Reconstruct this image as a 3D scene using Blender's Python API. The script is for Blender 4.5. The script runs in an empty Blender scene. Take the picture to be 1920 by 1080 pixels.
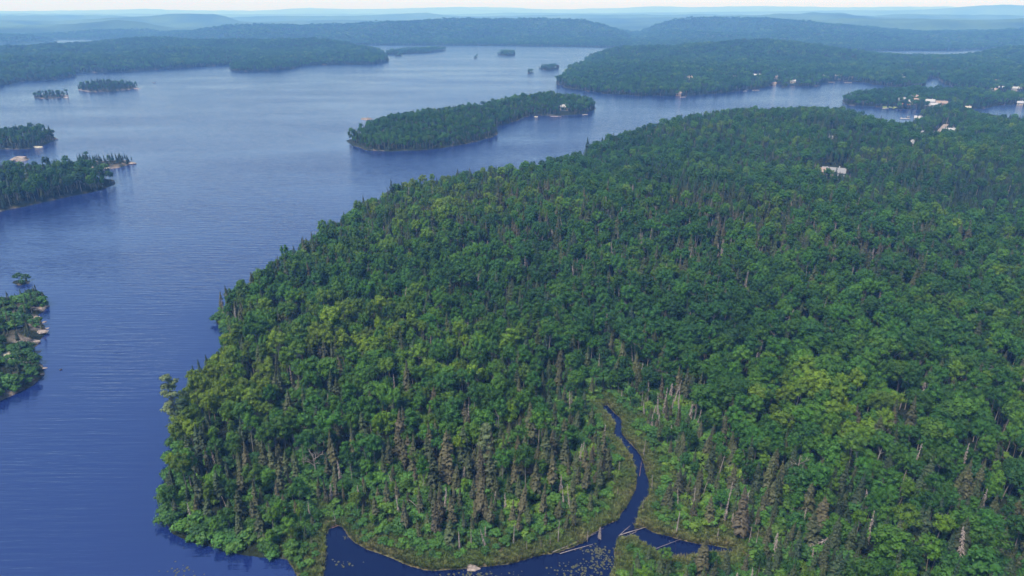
import bpy, math, random
import numpy as np
from mathutils import Vector, Matrix, Euler

# ------------------------------------------------------------------ camera, world, sun, exposure
SC = bpy.context.scene
COL = SC.collection
F, CX, CY, HOR, CAMZ = 1280.0, 960.0, 540.0, 22.0, 120.0
PITCH = math.atan((CY - HOR) / F)
cam_data = bpy.data.cameras.new('camera')
cam_data.sensor_width = 36.0
cam_data.lens = 36.0 * F / 1920.0
cam_data.clip_start = 1.0
cam_data.clip_end = 80000.0
cam = bpy.data.objects.new('camera', cam_data)
cam.location = (0, 0, CAMZ)
cam.rotation_euler = (math.pi / 2 - PITCH, 0, 0)
COL.objects.link(cam)
SC.camera = cam

SUN_EL, SUN_AZ = math.radians(60), math.radians(-135)      # azimuth clockwise from +Y: high behind the left shoulder
world = bpy.data.worlds.new('World')
SC.world = world
world.use_nodes = True
wn = world.node_tree.nodes
wl = world.node_tree.links
for n in list(wn):
    wn.remove(n)
sky = wn.new('ShaderNodeTexSky')
sky.sky_type = 'NISHITA'
sky.sun_disc = False
sky.sun_elevation = SUN_EL
sky.sun_rotation = SUN_AZ
sky.altitude = 100
sky.air_density = 1.0
sky.dust_density = 0.7
sky.ozone_density = 4.6
bg = wn.new('ShaderNodeBackground')
bg.inputs['Strength'].default_value = 0.095
wo = wn.new('ShaderNodeOutputWorld')
wl.new(sky.outputs[0], bg.inputs[0])
wl.new(bg.outputs[0], wo.inputs[0])

sun_data = bpy.data.lights.new('sun', 'SUN')
sun_data.energy = 3.7
sun_data.angle = math.radians(20)
sun_data.color = (1.0, 0.92, 0.80)
sun = bpy.data.objects.new('sun', sun_data)
sdir = Vector((math.sin(SUN_AZ) * math.cos(SUN_EL), math.cos(SUN_AZ) * math.cos(SUN_EL), math.sin(SUN_EL)))
sun.rotation_euler = sdir.to_track_quat('Z', 'Y').to_euler()
sun.location = (0, 0, 400)
COL.objects.link(sun)

SC.view_settings.view_transform = 'Standard'
SC.view_settings.look = 'None'
SC.view_settings.exposure = 1.17
SC.view_settings.gamma = 1.0
SC.view_settings.use_curve_mapping = False
SC.render.engine = 'CYCLES'
cy = SC.cycles
cy.use_denoising = True
cy.max_bounces = 4
cy.diffuse_bounces = 2
cy.glossy_bounces = 2
cy.transmission_bounces = 2
cy.volume_bounces = 0
cy.transparent_max_bounces = 4
cy.sample_clamp_indirect = 6.0

# ------------------------------------------------------------------ helpers
RS = np.random.RandomState(11)
random.seed(11)
SP, CP = math.sin(PITCH), math.cos(PITCH)


def pix(pts, z=0.0):
    """points of the photograph (1920 wide) -> places in the world at height z"""
    p = np.atleast_2d(np.asarray(pts, float))
    x = (p[:, 0] - CX) / F
    y = -(p[:, 1] - CY) / F
    dx, dy, dz = x, CP + y * SP, -SP + y * CP
    t = (z - CAMZ) / dz
    return np.stack([dx * t, dy * t], 1)


def proj(P):
    P = np.atleast_2d(P)
    x, y, z = P[:, 0], P[:, 1], P[:, 2] - CAMZ
    dep = y * CP - z * SP
    up = y * SP + z * CP
    return np.stack([CX + F * x / dep, CY - F * up / dep, dep], 1)


def vnoise(P, scale, seed=0):
    """smooth value noise in 0..1"""
    q = P / scale + seed * 17.31
    i = np.floor(q).astype(np.int64)
    f = q - i
    f = f * f * (3 - 2 * f)

    def h(a, b):
        n = (a * 374761393 + b * 668265263 + seed * 974711) & 0x7fffffff
        n = ((n ^ (n >> 13)) * 1274126177) & 0x7fffffff
        return ((n ^ (n >> 16)) & 0xffff) / 65535.0
    a, b = i[:, 0], i[:, 1]
    fx, fy = f[:, 0], f[:, 1]
    return (h(a, b) * (1 - fx) + h(a + 1, b) * fx) * (1 - fy) + (h(a, b + 1) * (1 - fx) + h(a + 1, b + 1) * fx) * fy


def fbm(P, scale, seed=0, octv=3):
    s, a, t = 0, 1.0, 0
    for k in range(octv):
        s = s + a * vnoise(P, scale / 2 ** k, seed + k)
        t += a
        a *= 0.5
    return s / t


def sdf(poly, P):
    """signed distance, positive inside"""
    out = np.empty(len(P))
    A = poly
    B = np.roll(poly, -1, 0)
    E = B - A
    L2 = (E ** 2).sum(1) + 1e-12
    for s in range(0, len(P), 8000):
        p = P[s:s + 8000]
        dx = p[:, None, 0] - A[None, :, 0]
        dy = p[:, None, 1] - A[None, :, 1]
        t = np.clip((dx * E[:, 0] + dy * E[:, 1]) / L2, 0, 1)
        d2 = (dx - t * E[:, 0]) ** 2 + (dy - t * E[:, 1]) ** 2
        up = (A[None, :, 1] <= p[:, None, 1]) != (B[None, :, 1] <= p[:, None, 1])
        ey = np.where(np.abs(E[:, 1]) < 1e-9, 1e-9, E[:, 1])
        xi = A[:, 0] + (p[:, None, 1] - A[:, 1]) / ey * E[:, 0]
        ins = (up & (p[:, None, 0] < xi)).sum(1) % 2 == 1
        d = np.sqrt(d2.min(1))
        out[s:s + 8000] = np.where(ins, d, -d)
    return out


def coast(px, rough=1.0, seed=0):
    """photo-space waterline -> subdivided, slightly ragged world polygon"""
    w = pix(px)
    r = random.Random(seed)
    pts = [np.array(a) for a in w]
    for it in range(3):
        new = []
        for i in range(len(pts)):
            a, b = pts[i], pts[(i + 1) % len(pts)]
            L = np.linalg.norm(b - a)
            new.append(a)
            if L > 3.0 and min(np.linalg.norm(a), np.linalg.norm(b)) < 3500:
                n = np.array([-(b - a)[1], (b - a)[0]])
                new.append((a + b) / 2 + n * r.uniform(-0.10, 0.10) * rough)
        pts = new
    return np.array(pts)


# ------------------------------------------------------------------ land
LANDS = {}


def land(name, px, rise, slope, rough=1.0, kind='wood', tree=1.0):
    poly = coast(px, rough, len(LANDS) + 3)
    LANDS[name] = dict(poly=poly, rise=rise, slope=slope, kind=kind, tree=tree, lo=poly.min(0), hi=poly.max(0))


land('peninsula', [(540, 1050), (500, 1046), (450, 1040), (400, 1027), (352, 1014), (322, 1000), (309, 980), (304, 930), (315, 880), (322, 830),
     (335, 790), (345, 755), (375, 722), (397, 696), (416, 662), (423, 633), (407, 606), (406, 590), (438, 573), (484, 543), (550, 497), (590, 462),
     (650, 427), (740, 374), (850, 350), (960, 340), (1010, 325), (1095, 303), (1110, 286), (1200, 262), (1300, 240), (1400, 228), (1480, 222),
     (1560, 222), (1620, 232), (1655, 250), (1680, 256), (1690, 250), (1708, 236), (1714, 226), (1725, 219), (1745, 215), (1790, 215), (1830, 222), (1870, 236),
     (1920, 240), (2000, 235), (2200, 225), (2700, 215), (3200, 300), (3200, 900), (2400, 1400), (1700, 1700), (560, 1600), (575, 1200), (562, 1100), (550, 1068)],
     2.5, 12, 0.5)
CREEK = [coast([(608, 1130), (609, 1060), (612, 1030), (610, 1012), (612, 998), (625, 987), (640, 987), (650, 1003), (665, 1018), (690, 1032), (715, 1040),
     (745, 1052), (770, 1063), (800, 1071), (860, 1069), (930, 1062), (985, 1050), (1050, 1036), (1095, 1018), (1130, 988), (1159, 976), (1168, 960), (1184, 935),
     (1194, 912), (1192, 882), (1186, 856), (1172, 839), (1152, 816), (1153, 791), (1135, 771), (1128, 762), (1138, 760), (1150, 773), (1164, 786), (1165, 811), (1182, 832), (1202, 857), (1210, 887),
     (1218, 910), (1214, 931), (1199, 949), (1194, 973), (1188, 993), (1209, 990), (1231, 1002), (1256, 1007), (1285, 1016), (1330, 1023), (1372, 1030), (1372, 1036), (1330, 1036), (1290, 1043),
     (1259, 1045), (1236, 1040), (1220, 1026), (1186, 1004), (1156, 1012), (1150, 1035), (1152, 1055), (1143, 1074), (1140, 1110), (1132, 1200), (612, 1200)], 0.35, 77)]
land('near_left_island', [(-260, 800), (-60, 778), (0, 752), (45, 731), (78, 708), (81, 693), (64, 670), (73, 645), (90, 622), (85, 612), (70, 603), (72, 590),
     (90, 574), (84, 562), (84, 552), (52, 556), (20, 566), (-60, 585), (-260, 610)], 3.5, 7, 1.2, 'rocky', .45)
land('near_left_islet', [(22, 531), (38, 536), (55, 532), (58, 526), (40, 524), (25, 527)], .9, 3, 1, 'wood', .36)
land('left_headland', [(-400, 440), (-100, 413), (0, 397), (70, 382), (130, 368), (185, 357), (217, 346), (214, 338), (190, 333), (150, 331), (100, 331), (40, 333), (-100, 338), (-400, 350)], 5, 14, .8)
land('rock_shoal', [(18, 300), (40, 303), (56, 298), (45, 294), (25, 295)], 1.6, 3, 1, 'bare')
land('spit_island', [(140, 310), (165, 317), (190, 319), (225, 314), (253, 306), (236, 301), (205, 302), (170, 301), (146, 301)], 1.6, 6, 1, 'rocky', .62)
land('left_island', [(-300, 290), (-80, 283), (0, 280), (60, 279), (85, 271), (106, 259), (98, 254), (60, 256), (0, 256), (-300, 262)], 4, 15, .8, 'wood', .85)
land('islet_low', [(60, 183), (85, 186), (118, 184), (131, 180), (115, 177), (80, 177), (63, 179)], 1.2, 8, 1, 'rocky', .66)
land('islet_dark', [(147, 169), (170, 173), (215, 172), (245, 168), (263, 164), (240, 160), (190, 159), (155, 162)], 2.5, 10, 1, 'rocky', .72)
land('stump_shoal', [(676, 224), (688, 226), (702, 223), (694, 221), (680, 221)], .9, 4, 1, 'bare')
land('long_island', [(650, 263), (658, 272), (685, 282), (730, 284), (790, 282), (850, 274), (900, 264), (934, 252), (930, 246), (912, 243), (935, 236), (965, 228), (985, 219),
     (1010, 216), (1050, 217), (1095, 214), (1113, 206), (1112, 198), (1080, 193), (1030, 192), (970, 194), (920, 202), (860, 213), (790, 222), (730, 232), (685, 245)], 6, 28, .8, 'wood', .84)
land('mid_islet_dot', [(886, 109), (893, 110), (898, 107), (890, 106)], 1, 8, .6, 'wood', .6)
land('mid_islet_round', [(932, 103), (950, 105), (968, 103), (966, 100), (936, 100)], 5, 20, .6, 'wood', .8)
land('mid_islet_wide', [(1009, 130), (1030, 132), (1050, 129), (1040, 126), (1015, 127)], 2, 10, .6, 'wood', .68)
land('mid_islet_small', [(986, 137), (995, 139), (1003, 137), (995, 135)], 1, 6, .6, 'wood', .6)
land('left_far_land', [(-900, 190), (-200, 170), (0, 161), (45, 153), (100, 150), (141, 144), (143, 137), (190, 136), (250, 134), (330, 128), (420, 123), (434, 121), (432, 134), (480, 134), (540, 131), (582, 123),
     (640, 121), (700, 121), (731, 115), (729, 108), (715, 100), (690, 96), (650, 92), (610, 90), (560, 90), (400, 89), (250, 88), (120, 90), (0, 96), (-300, 100), (-900, 105)], 8, 60, .6)
land('thin_spit', [(724, 103), (760, 101), (800, 100), (816, 97), (835, 95), (834, 93), (800, 94), (760, 96), (726, 99)], 3, 25, .6, 'wood', .8)
land('thin_spit_islet', [(738, 106), (755, 105), (753, 103), (740, 104)], 1, 10, .6, 'wood', .7)
land('left_hill_far', [(-500, 86), (-100, 84), (0, 82), (80, 80), (110, 78), (70, 75), (-100, 74), (-500, 76)], 24, 70, .6)
land('right_mid_land', [(1042, 157), (1060, 165), (1130, 175), (1200, 180), (1275, 181), (1330, 177), (1390, 170), (1420, 168), (1450, 160), (1460, 158), (1475, 161), (1530, 162), (1545, 155), (1575, 152), (1600, 153),
     (1640, 158), (1680, 164), (1728, 163), (1736, 158), (1742, 148), (1760, 146), (1766, 156), (1800, 166), (1840, 171), (1870, 174), (1930, 174), (2200, 172), (2900, 170), (2900, 95), (2200, 97), (1900, 99), (1830, 108),
     (1780, 111), (1690, 111), (1640, 106), (1500, 101), (1300, 100), (1250, 99), (1200, 99), (1150, 102), (1110, 110), (1098, 120), (1080, 128), (1062, 138), (1044, 150)], 6, 70, .6)
land('cove_islet', [(1462, 164), (1470, 166), (1480, 163), (1470, 161)], .8, 6, .6, 'wood', .55)
land('village_island', [(1577, 190), (1592, 198), (1640, 200), (1690, 205), (1740, 207), (1790, 208), (1822, 205), (1852, 203), (1872, 198), (1900, 196), (1940, 196), (2300, 200), (2300, 186), (1930, 187), (1885, 186),
     (1850, 182), (1810, 177), (1750, 176), (1680, 177), (1620, 181), (1582, 186)], 3, 18, .6, 'wood', .9)
land('far_land', [(-1600, 76), (0, 74), (120, 74), (240, 75), (330, 78), (480, 82), (640, 84), (800, 85), (960, 86), (1100, 88), (1180, 89), (1260, 90), (1400, 91), (1660, 95), (1800, 95), (1900, 90), (2200, 88),
     (3500, 84), (3500, 27), (-1600, 27)], 4, 120, .4, 'far')

# hills: photo point of the foot, half widths in metres (across, along), height
HILLS = [('peninsula', 1450, 250, 170, 110, 12), ('peninsula', 1250, 275, 110, 90, 7), ('peninsula', 1850, 330, 160, 90, 8), ('peninsula', 1150, 420, 120, 90, 6),
         ('peninsula', 1500, 460, 130, 80, 7), ('peninsula', 800, 470, 70, 70, 5), ('peninsula', 1750, 640, 70, 50, 5),
         ('long_island', 1030, 203, 50, 40, 7), ('long_island', 800, 250, 60, 40, 5),
         ('left_far_land', 285, 95, 190, 170, 24), ('left_far_land', 440, 98, 150, 150, 20), ('left_far_land', 575, 97, 110, 140, 19), ('left_far_land', 640, 100, 90, 150, 12),
         ('left_far_land', 340, 112, 90, 90, 14), ('left_far_land', 100, 108, 200, 160, 15), ('left_far_land', 690, 105, 50, 80, 12), ('left_far_land', 60, 130, 160, 120, 8),
         ('right_mid_land', 1160, 112, 100, 150, 15), ('right_mid_land', 1330, 110, 190, 180, 20), ('right_mid_land', 1450, 108, 150, 180, 24), ('right_mid_land', 1560, 116, 80, 130, 9),
         ('right_mid_land', 1880, 110, 80, 120, 20), ('right_mid_land', 1990, 106, 170, 150, 17), ('right_mid_land', 1250, 145, 140, 120, 8)]
HILLS = [(n, pix([(x, y)])[0], a, b, h) for n, x, y, a, b, h in HILLS]

# far ridges: distance of the crest, depth, crest line in the photograph
RIDGES = [
    (3550, 640, [(-900, 66), (-200, 64), (40, 66), (120, 72), (240, 72), (320, 62), (380, 52), (420, 46), (480, 44), (560, 50), (640, 48), (700, 45), (780, 41), (850, 38), (920, 39), (980, 38), (1040, 38), (1090, 41), (1130, 50), (1170, 64), (1205, 82), (1300, 84), (3000, 84)]),
    (3900, 700, [(-900, 58), (0, 64), (200, 70), (1180, 84), (1200, 66), (1230, 50), (1265, 40), (1300, 36), (1350, 36), (1420, 38), (1500, 42), (1560, 48), (1640, 56), (1700, 62), (1800, 66), (1900, 60), (3000, 58)]),
    (4900, 800, [(-900, 44), (-100, 50), (0, 50), (40, 48), (90, 46), (130, 44), (170, 42), (220, 38), (250, 39), (275, 43), (300, 50), (330, 54), (500, 50), (1180, 62), (1400, 40), (1500, 38), (1600, 36), (1700, 36), (1800, 38), (1920, 36), (3000, 36)]),
    (6300, 1100, [(-900, 34), (0, 38), (100, 40), (280, 30), (320, 27), (360, 26), (400, 27), (425, 31), (450, 40), (480, 42), (560, 40), (640, 38), (760, 40), (1000, 36), (1150, 36), (1300, 32), (1420, 29), (1480, 26), (1540, 24), (1580, 25), (1600, 29), (1640, 33), (1760, 36), (3000, 32)]),
    (8200, 1400, [(-900, 26), (-100, 29), (0, 30), (60, 29), (130, 29), (200, 30), (260, 32), (420, 34), (480, 31), (560, 30), (620, 31), (700, 29), (760, 26), (800, 25), (830, 29), (900, 31), (960, 30), (1060, 28), (1180, 28), (1250, 28), (1320, 27), (1460, 30), (1640, 30), (1700, 26), (1760, 27), (1830, 29), (3000, 26)]),
    (12500, 2200, [(-900, 22), (0, 25), (400, 27), (520, 27), (700, 26), (860, 27), (960, 24), (1100, 25), (1300, 23), (1500, 21), (1600, 20), (1700, 19), (1760, 17), (1800, 14), (1850, 11), (1890, 9), (1940, 11), (3000, 15)]),
    (19000, 3000, [(-900, 20), (0, 21), (200, 19), (280, 17), (330, 19), (480, 20), (540, 17), (580, 15), (640, 17), (720, 17), (820, 14), (870, 13), (950, 14), (1000, 17), (1080, 17), (1180, 14), (1240, 12), (1300, 14), (1420, 12), (1480, 12), (1560, 14), (1680, 13), (1760, 12), (1860, 13), (3000, 16)]),
]


def ridge_height(P):
    r = np.hypot(P[:, 0], P[:, 1])
    th = P[:, 0] / np.maximum(P[:, 1], 1.0)
    z = np.zeros(len(P))
    for k, (dc, w, line) in enumerate(RIDGES):
        L = np.array(line, float)
        x = (L[:, 0] - CX) / F
        y = -(L[:, 1] - CY) / F
        dy, dz = CP + y * SP, -SP + y * CP
        tx = x / dy
        slope = dz / np.hypot(x, dy)
        o = np.argsort(tx)
        zc = CAMZ + dc * np.interp(th, tx[o], slope[o])
        wob = 1 + 0.22 * (fbm(P, w * 0.6, 40 + k) - .5)
        u = (r - dc * wob) / w
        prof = np.where(u < 0, np.exp(-(u * 1.15) ** 2), np.exp(-(u / 1.6) ** 2))
        spur = (1 - 0.55 * np.clip(np.abs(u) * 1.8, 0, 1) * fbm(P, w * .38, 60 + k, 4)) * (1 + .05 * (fbm(P, w * .16, 90 + k) - .5))
        z = np.maximum(z, zc * prof * spur)
    return z


def survey(P):
    """height, signed distance to any waterline, distance to the creek, land index for points P"""
    n = len(P)
    best = np.full(n, -80.0)
    z = np.full(n, -4.0)
    who = np.full(n, -1)
    crk = np.full(n, 999.0)
    r = np.hypot(P[:, 0], P[:, 1])
    for k, (name, L) in enumerate(LANDS.items()):
        m = 40 if name != 'far_land' else 300
        sel = np.where((P[:, 0] > L['lo'][0] - m) & (P[:, 0] < L['hi'][0] + m) & (P[:, 1] > L['lo'][1] - m) & (P[:, 1] < L['hi'][1] + m))[0]
        if not len(sel):
            continue
        Q = P[sel]
        s = sdf(L['poly'], Q)
        c = np.full(len(sel), 999.0)
        if name == 'peninsula':
            near = np.where((np.hypot(Q[:, 0], Q[:, 1]) < 330) & (np.abs(Q[:, 0]) < 140))[0]
            for cp in CREEK:
                c[near] = np.minimum(c[near], -sdf(cp, Q[near]))
            s = np.minimum(s, c)
        sp = np.maximum(s, 0)
        h = 0.12 * np.minimum(sp / 1.2, 1) + L['rise'] * (1 - np.exp(-sp / L['slope'])) * np.clip(c / 22, 0.10, 1)
        for (hn, hc, a, b, hh) in HILLS:
            if hn == name:
                ur = hc / np.linalg.norm(hc)
                d = Q - hc
                al = d @ ur
                ac = d @ np.array([-ur[1], ur[0]])
                h = h + hh * np.exp(-(ac / a) ** 2 - (al / b) ** 2) * (1 - np.exp(-sp / 40))
        if L['kind'] == 'rocky' or L['kind'] == 'bare':
            h = h * (0.6 + 0.9 * fbm(Q, 6 + L['slope'], 5))
        elif name == 'far_land':
            h = h + ridge_height(Q) * (1 - np.exp(-sp / 220))
        else:
            h = h + 5.0 * (fbm(Q, 90, 9) - 0.4) * (1 - np.exp(-sp / 60)) * np.clip(c / 60 - .2, 0, 1)
        h = np.where(s > 0, h, np.maximum(-4, s * 0.45))
        better = s > best[sel]
        w = sel[better]
        best[w] = s[better]
        z[w] = h[better]
        who[w] = k
        crk[w] = c[better]
    return z, best, crk, who


NAMES = list(LANDS)


def height_at(P):
    return survey(np.atleast_2d(np.asarray(P, float)))[0]


def on_ground(px, py):
    """photo point -> (x, y, z) where the sight line meets the ground"""
    z = 0.0
    for _ in range(5):
        q = pix([(px, py)], z)[0]
        z = max(0.0, float(height_at(q)[0]))
    return float(q[0]), float(q[1]), z


def tag(o, label=None, cat=None, group=None, kind=None):
    for k, v in (('label', label), ('category', cat), ('group', group), ('kind', kind)):
        if v:
            o[k] = v
    return o


def new_mesh(name, V, Fc, mats=(), mi=None, smooth=False):
    me = bpy.data.meshes.new(name)
    me.from_pydata([tuple(v) for v in V], [], [tuple(f) for f in Fc])
    for m in mats:
        me.materials.append(m)
    if mi is not None:
        me.polygons.foreach_set('material_index', np.asarray(mi, np.int32))
    if smooth:
        me.polygons.foreach_set('use_smooth', np.ones(len(me.polygons), bool))
    me.update()
    return me


def link(name, me, parent=None):
    o = bpy.data.objects.new(name, me)
    COL.objects.link(o)
    if parent:
        o.parent = parent
    return o


class MB:
    """collects triangles and quads of one part"""
    def __init__(s):
        s.v, s.f = [], []

    def add(s, V, Fc):
        b = len(s.v)
        s.v.extend([tuple(map(float, p)) for p in V])
        s.f.extend([tuple(b + i for i in f) for f in Fc])

    def tube(s, pts, rad, n=6, cap=True):
        P = [np.array(p, float) for p in pts]
        V, Fc = [], []
        for i, p in enumerate(P):
            t = P[min(i + 1, len(P) - 1)] - P[max(i - 1, 0)]
            t = t / (np.linalg.norm(t) + 1e-9)
            a = np.cross(t, (0, 0, 1) if abs(t[2]) < .9 else (1, 0, 0))
            a /= np.linalg.norm(a)
            b = np.cross(t, a)
            for k in range(n):
                g = 2 * math.pi * k / n
                V.append(p + (a * math.cos(g) + b * math.sin(g)) * rad[i])
        for i in range(len(P) - 1):
            for k in range(n):
                Fc.append((i * n + k, i * n + (k + 1) % n, (i + 1) * n + (k + 1) % n, (i + 1) * n + k))
        if cap:
            Fc.append(tuple((len(P) - 1) * n + k for k in range(n)))
        s.add(V, Fc)

    def box(s, c, d, rz=0):
        cx_, cy_, cz_ = c
        V = []
        for sx in (-.5, .5):
            for sy in (-.5, .5):
                for sz in (-.5, .5):
                    x, y = sx * d[0], sy * d[1]
                    V.append((cx_ + x * math.cos(rz) - y * math.sin(rz), cy_ + x * math.sin(rz) + y * math.cos(rz), cz_ + sz * d[2]))
        s.add(V, [(0, 1, 3, 2), (4, 6, 7, 5), (0, 4, 5, 1), (2, 3, 7, 6), (0, 2, 6, 4), (1, 5, 7, 3)])

    def mesh(s, name, mat, smooth=False):
        return new_mesh(name, s.v, s.f, [mat], None, smooth)


# ------------------------------------------------------------------ materials
def mat_new(name):
    m = bpy.data.materials.new(name)
    m.use_nodes = True
    nt = m.node_tree
    for n in list(nt.nodes):
        nt.nodes.remove(n)
    return m, nt.nodes, nt.links


def ramp(nodes, stops):
    r = nodes.new('ShaderNodeValToRGB')
    e = r.color_ramp.elements
    while len(e) < len(stops):
        e.new(0.5)
    for k, (p, c) in enumerate(stops):
        e[k].position = p
        e[k].color = (*c, 1)
    return r


def leaf_material(name, stops, translucent=0.25, spread=0.35):
    """foliage whose hue follows the tree's own 'tone', with a small chance spread from tree to tree"""
    m, N, L = mat_new(name)
    at = N.new('ShaderNodeAttribute')
    at.attribute_type = 'INSTANCER'
    at.attribute_name = 'tone'
    oi = N.new('ShaderNodeObjectInfo')
    r = ramp(N, stops)
    L.new(at.outputs['Fac'], r.inputs[0])
    gm = N.new('ShaderNodeNewGeometry')
    nz = N.new('ShaderNodeTexNoise')
    nz.inputs['Scale'].default_value = 0.8
    nz.inputs['Detail'].default_value = 5
    nz.inputs['Roughness'].default_value = .75
    L.new(gm.outputs['Position'], nz.inputs['Vector'])
    add = N.new('ShaderNodeMath')
    add.operation = 'ADD'
    mp = N.new('ShaderNodeMapRange')
    mp.inputs['To Min'].default_value = 1 - spread
    mp.inputs['To Max'].default_value = 1 + spread
    L.new(oi.outputs['Random'], mp.inputs['Value'])
    mp2 = N.new('ShaderNodeMapRange')
    mp2.inputs['From Min'].default_value = .3
    mp2.inputs['From Max'].default_value = .7
    mp2.inputs['To Min'].default_value = .62
    mp2.inputs['To Max'].default_value = 1.38
    L.new(nz.outputs['Fac'], mp2.inputs['Value'])
    mul = N.new('ShaderNodeMath')
    mul.operation = 'MULTIPLY'
    L.new(mp.outputs[0], mul.inputs[0])
    L.new(mp2.outputs[0], mul.inputs[1])
    vm = N.new('ShaderNodeVectorMath')
    vm.operation = 'SCALE'
    L.new(r.outputs[0], vm.inputs[0])
    L.new(mul.outputs[0], vm.inputs['Scale'])
    p = N.new('ShaderNodeBsdfPrincipled')
    p.inputs['Roughness'].default_value = .6
    p.inputs['Specular IOR Level'].default_value = .25
    L.new(vm.outputs[0], p.inputs['Base Color'])
    t = N.new('ShaderNodeBsdfTranslucent')
    L.new(vm.outputs[0], t.inputs['Color'])
    mx = N.new('ShaderNodeMixShader')
    mx.inputs[0].default_value = translucent
    L.new(p.outputs[0], mx.inputs[1])
    L.new(t.outputs[0], mx.inputs[2])
    o = N.new('ShaderNodeOutputMaterial')
    L.new(mx.outputs[0], o.inputs[0])
    return m


def plain(name, col, rough=.8, vary=.25, scale=1.5, col2=None, bump=0.0):
    m, N, L = mat_new(name)
    gm = N.new('ShaderNodeTexCoord')
    nz = N.new('ShaderNodeTexNoise')
    nz.inputs['Scale'].default_value = scale
    nz.inputs['Detail'].default_value = 5
    L.new(gm.outputs['Object'], nz.inputs['Vector'])
    c2 = col2 or tuple(c * (1 + vary) for c in col)
    c1 = tuple(c * (1 - vary) for c in col) if not col2 else col
    r = ramp(N, [(.35, c1), (.65, c2)])
    L.new(nz.outputs['Fac'], r.inputs[0])
    p = N.new('ShaderNodeBsdfPrincipled')
    p.inputs['Roughness'].default_value = rough
    p.inputs['Specular IOR Level'].default_value = .3
    L.new(r.outputs[0], p.inputs['Base Color'])
    if bump:
        b = N.new('ShaderNodeBump')
        b.inputs['Distance'].default_value = bump
        L.new(nz.outputs['Fac'], b.inputs['Height'])
        L.new(b.outputs[0], p.inputs['Normal'])
    o = N.new('ShaderNodeOutputMaterial')
    L.new(p.outputs[0], o.inputs[0])
    return m


M_LEAF = leaf_material('broad_leaves', [(0.0, (.017, .062, .012)), (.35, (.026, .088, .009)), (.65, (.045, .112, .008)), (1.0, (.095, .150, .007))])
M_NEEDLE = leaf_material('spruce_needles', [(0.0, (.010, .030, .014)), (.4, (.030, .044, .014)), (.7, (.047, .048, .021)), (1.0, (.062, .048, .031))], .1)
M_PINE = leaf_material('pine_needles', [(0.0, (.016, .045, .016)), (1.0, (.085, .115, .05))], .1)
M_SHRUB = leaf_material('shrub_leaves', [(0.0, (.022, .075, .022)), (.5, (.045, .12, .018)), (1.0, (.105, .17, .02))])
M_GRASS = leaf_material('marsh_blades', [(0.0, (.032, .085, .016)), (.5, (.070, .100, .022)), (1.0, (.13, .11, .05))], .2)
M_BIRCH = plain('pale_bark', (.19, .17, .15), .8, .35, 3)
M_BARK = plain('dark_bark', (.085, .065, .055), .9, .3, 3)
M_DEAD = plain('grey_deadwood', (.21, .18, .168), .85, .22, 2)
M_DEADRED = plain('brown_deadwood', (.16, .085, .062), .85, .25, 2)
M_ROCK = plain('granite', (.10, .08, .075), .85, .3, .9, (.27, .225, .20), .15)
M_PALEROCK = plain('lichen_granite', (.16, .145, .12), .85, .3, .9, (.40, .38, .30), .15)

# ------------------------------------------------------------------ ground sheet
rows = np.concatenate([np.arange(62, 300, .72), np.geomspace(300, 950, 190)[1:], np.geomspace(950, 23500, 262)[1:]])
TH = np.radians(np.linspace(-52, 52, 620))
RR, TT = np.meshgrid(rows, TH, indexing='ij')
GP = np.stack([(RR * np.sin(TT)).ravel(), (RR * np.cos(TT)).ravel()], 1)
gz, gs, gc, gw = survey(GP)
nr, nc = len(rows), len(TH)
grid_idx = np.arange(nr * nc).reshape(nr, nc)
quad = np.stack([grid_idx[:-1, :-1], grid_idx[:-1, 1:], grid_idx[1:, 1:], grid_idx[1:, :-1]], -1).reshape(-1, 4)
keep = (gs[quad].max(1) > -9)
quad = quad[keep]
used = np.unique(quad)
remap = np.full(nr * nc, -1)
remap[used] = np.arange(len(used))
quad = remap[quad][:, ::-1]
# surface kinds
kinds = np.array([{'wood': 0, 'rocky': 1, 'bare': 2, 'far': 3}[LANDS[n]['kind']] for n in NAMES] + [0])
gk = kinds[gw]
rngn = np.hypot(GP[:, 0], GP[:, 1])
n1 = fbm(GP, 5, 21)
n2 = fbm(GP, 1.6, 31)
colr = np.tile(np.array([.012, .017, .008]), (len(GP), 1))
rockc = np.array([.13, .11, .10])
shore_rock = np.clip(1 - np.abs(gs - .3) / (.8 + rngn / 1200), 0, 1) * np.clip((n1 - .40) * 5, 0, 1) * (gc > 40) * np.where(gw == 0, .25, .7)
colr = colr * (1 - shore_rock[:, None]) + rockc * shore_rock[:, None] * (.6 + .8 * n2[:, None])
bare = np.where(gk == 1, np.clip((n1 - .40) * 6, 0, 1) * np.clip(1.3 - gs / 9, .15, 1), 0)
bare = np.where(gk == 2, 1, bare)
colr = colr * (1 - bare[:, None]) + np.array([.16, .135, .12]) * bare[:, None] * (.6 + .8 * n2[:, None])
marsh = np.clip(1.35 - gc / 9.0, 0, 1) * (gc > -1)
mc = np.array([.050, .062, .018]) * (1 - n1[:, None]) + np.array([.11, .085, .055]) * n1[:, None]
mc = mc * (.55 + .9 * n2[:, None])
colr = colr * (1 - marsh[:, None]) + mc * marsh[:, None]
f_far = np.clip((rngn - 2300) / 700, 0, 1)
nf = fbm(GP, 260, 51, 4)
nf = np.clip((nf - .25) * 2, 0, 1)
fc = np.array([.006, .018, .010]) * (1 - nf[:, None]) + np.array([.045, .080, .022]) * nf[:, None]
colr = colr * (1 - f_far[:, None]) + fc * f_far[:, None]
gz2 = gz + np.where((gk == 3) & (gs > 0), 14 * (fbm(GP, 120, 71, 3) - .5) * np.clip(gs / 200, 0, 1), 0)
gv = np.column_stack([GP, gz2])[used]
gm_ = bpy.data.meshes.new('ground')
gm_.vertices.add(len(gv))
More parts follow.
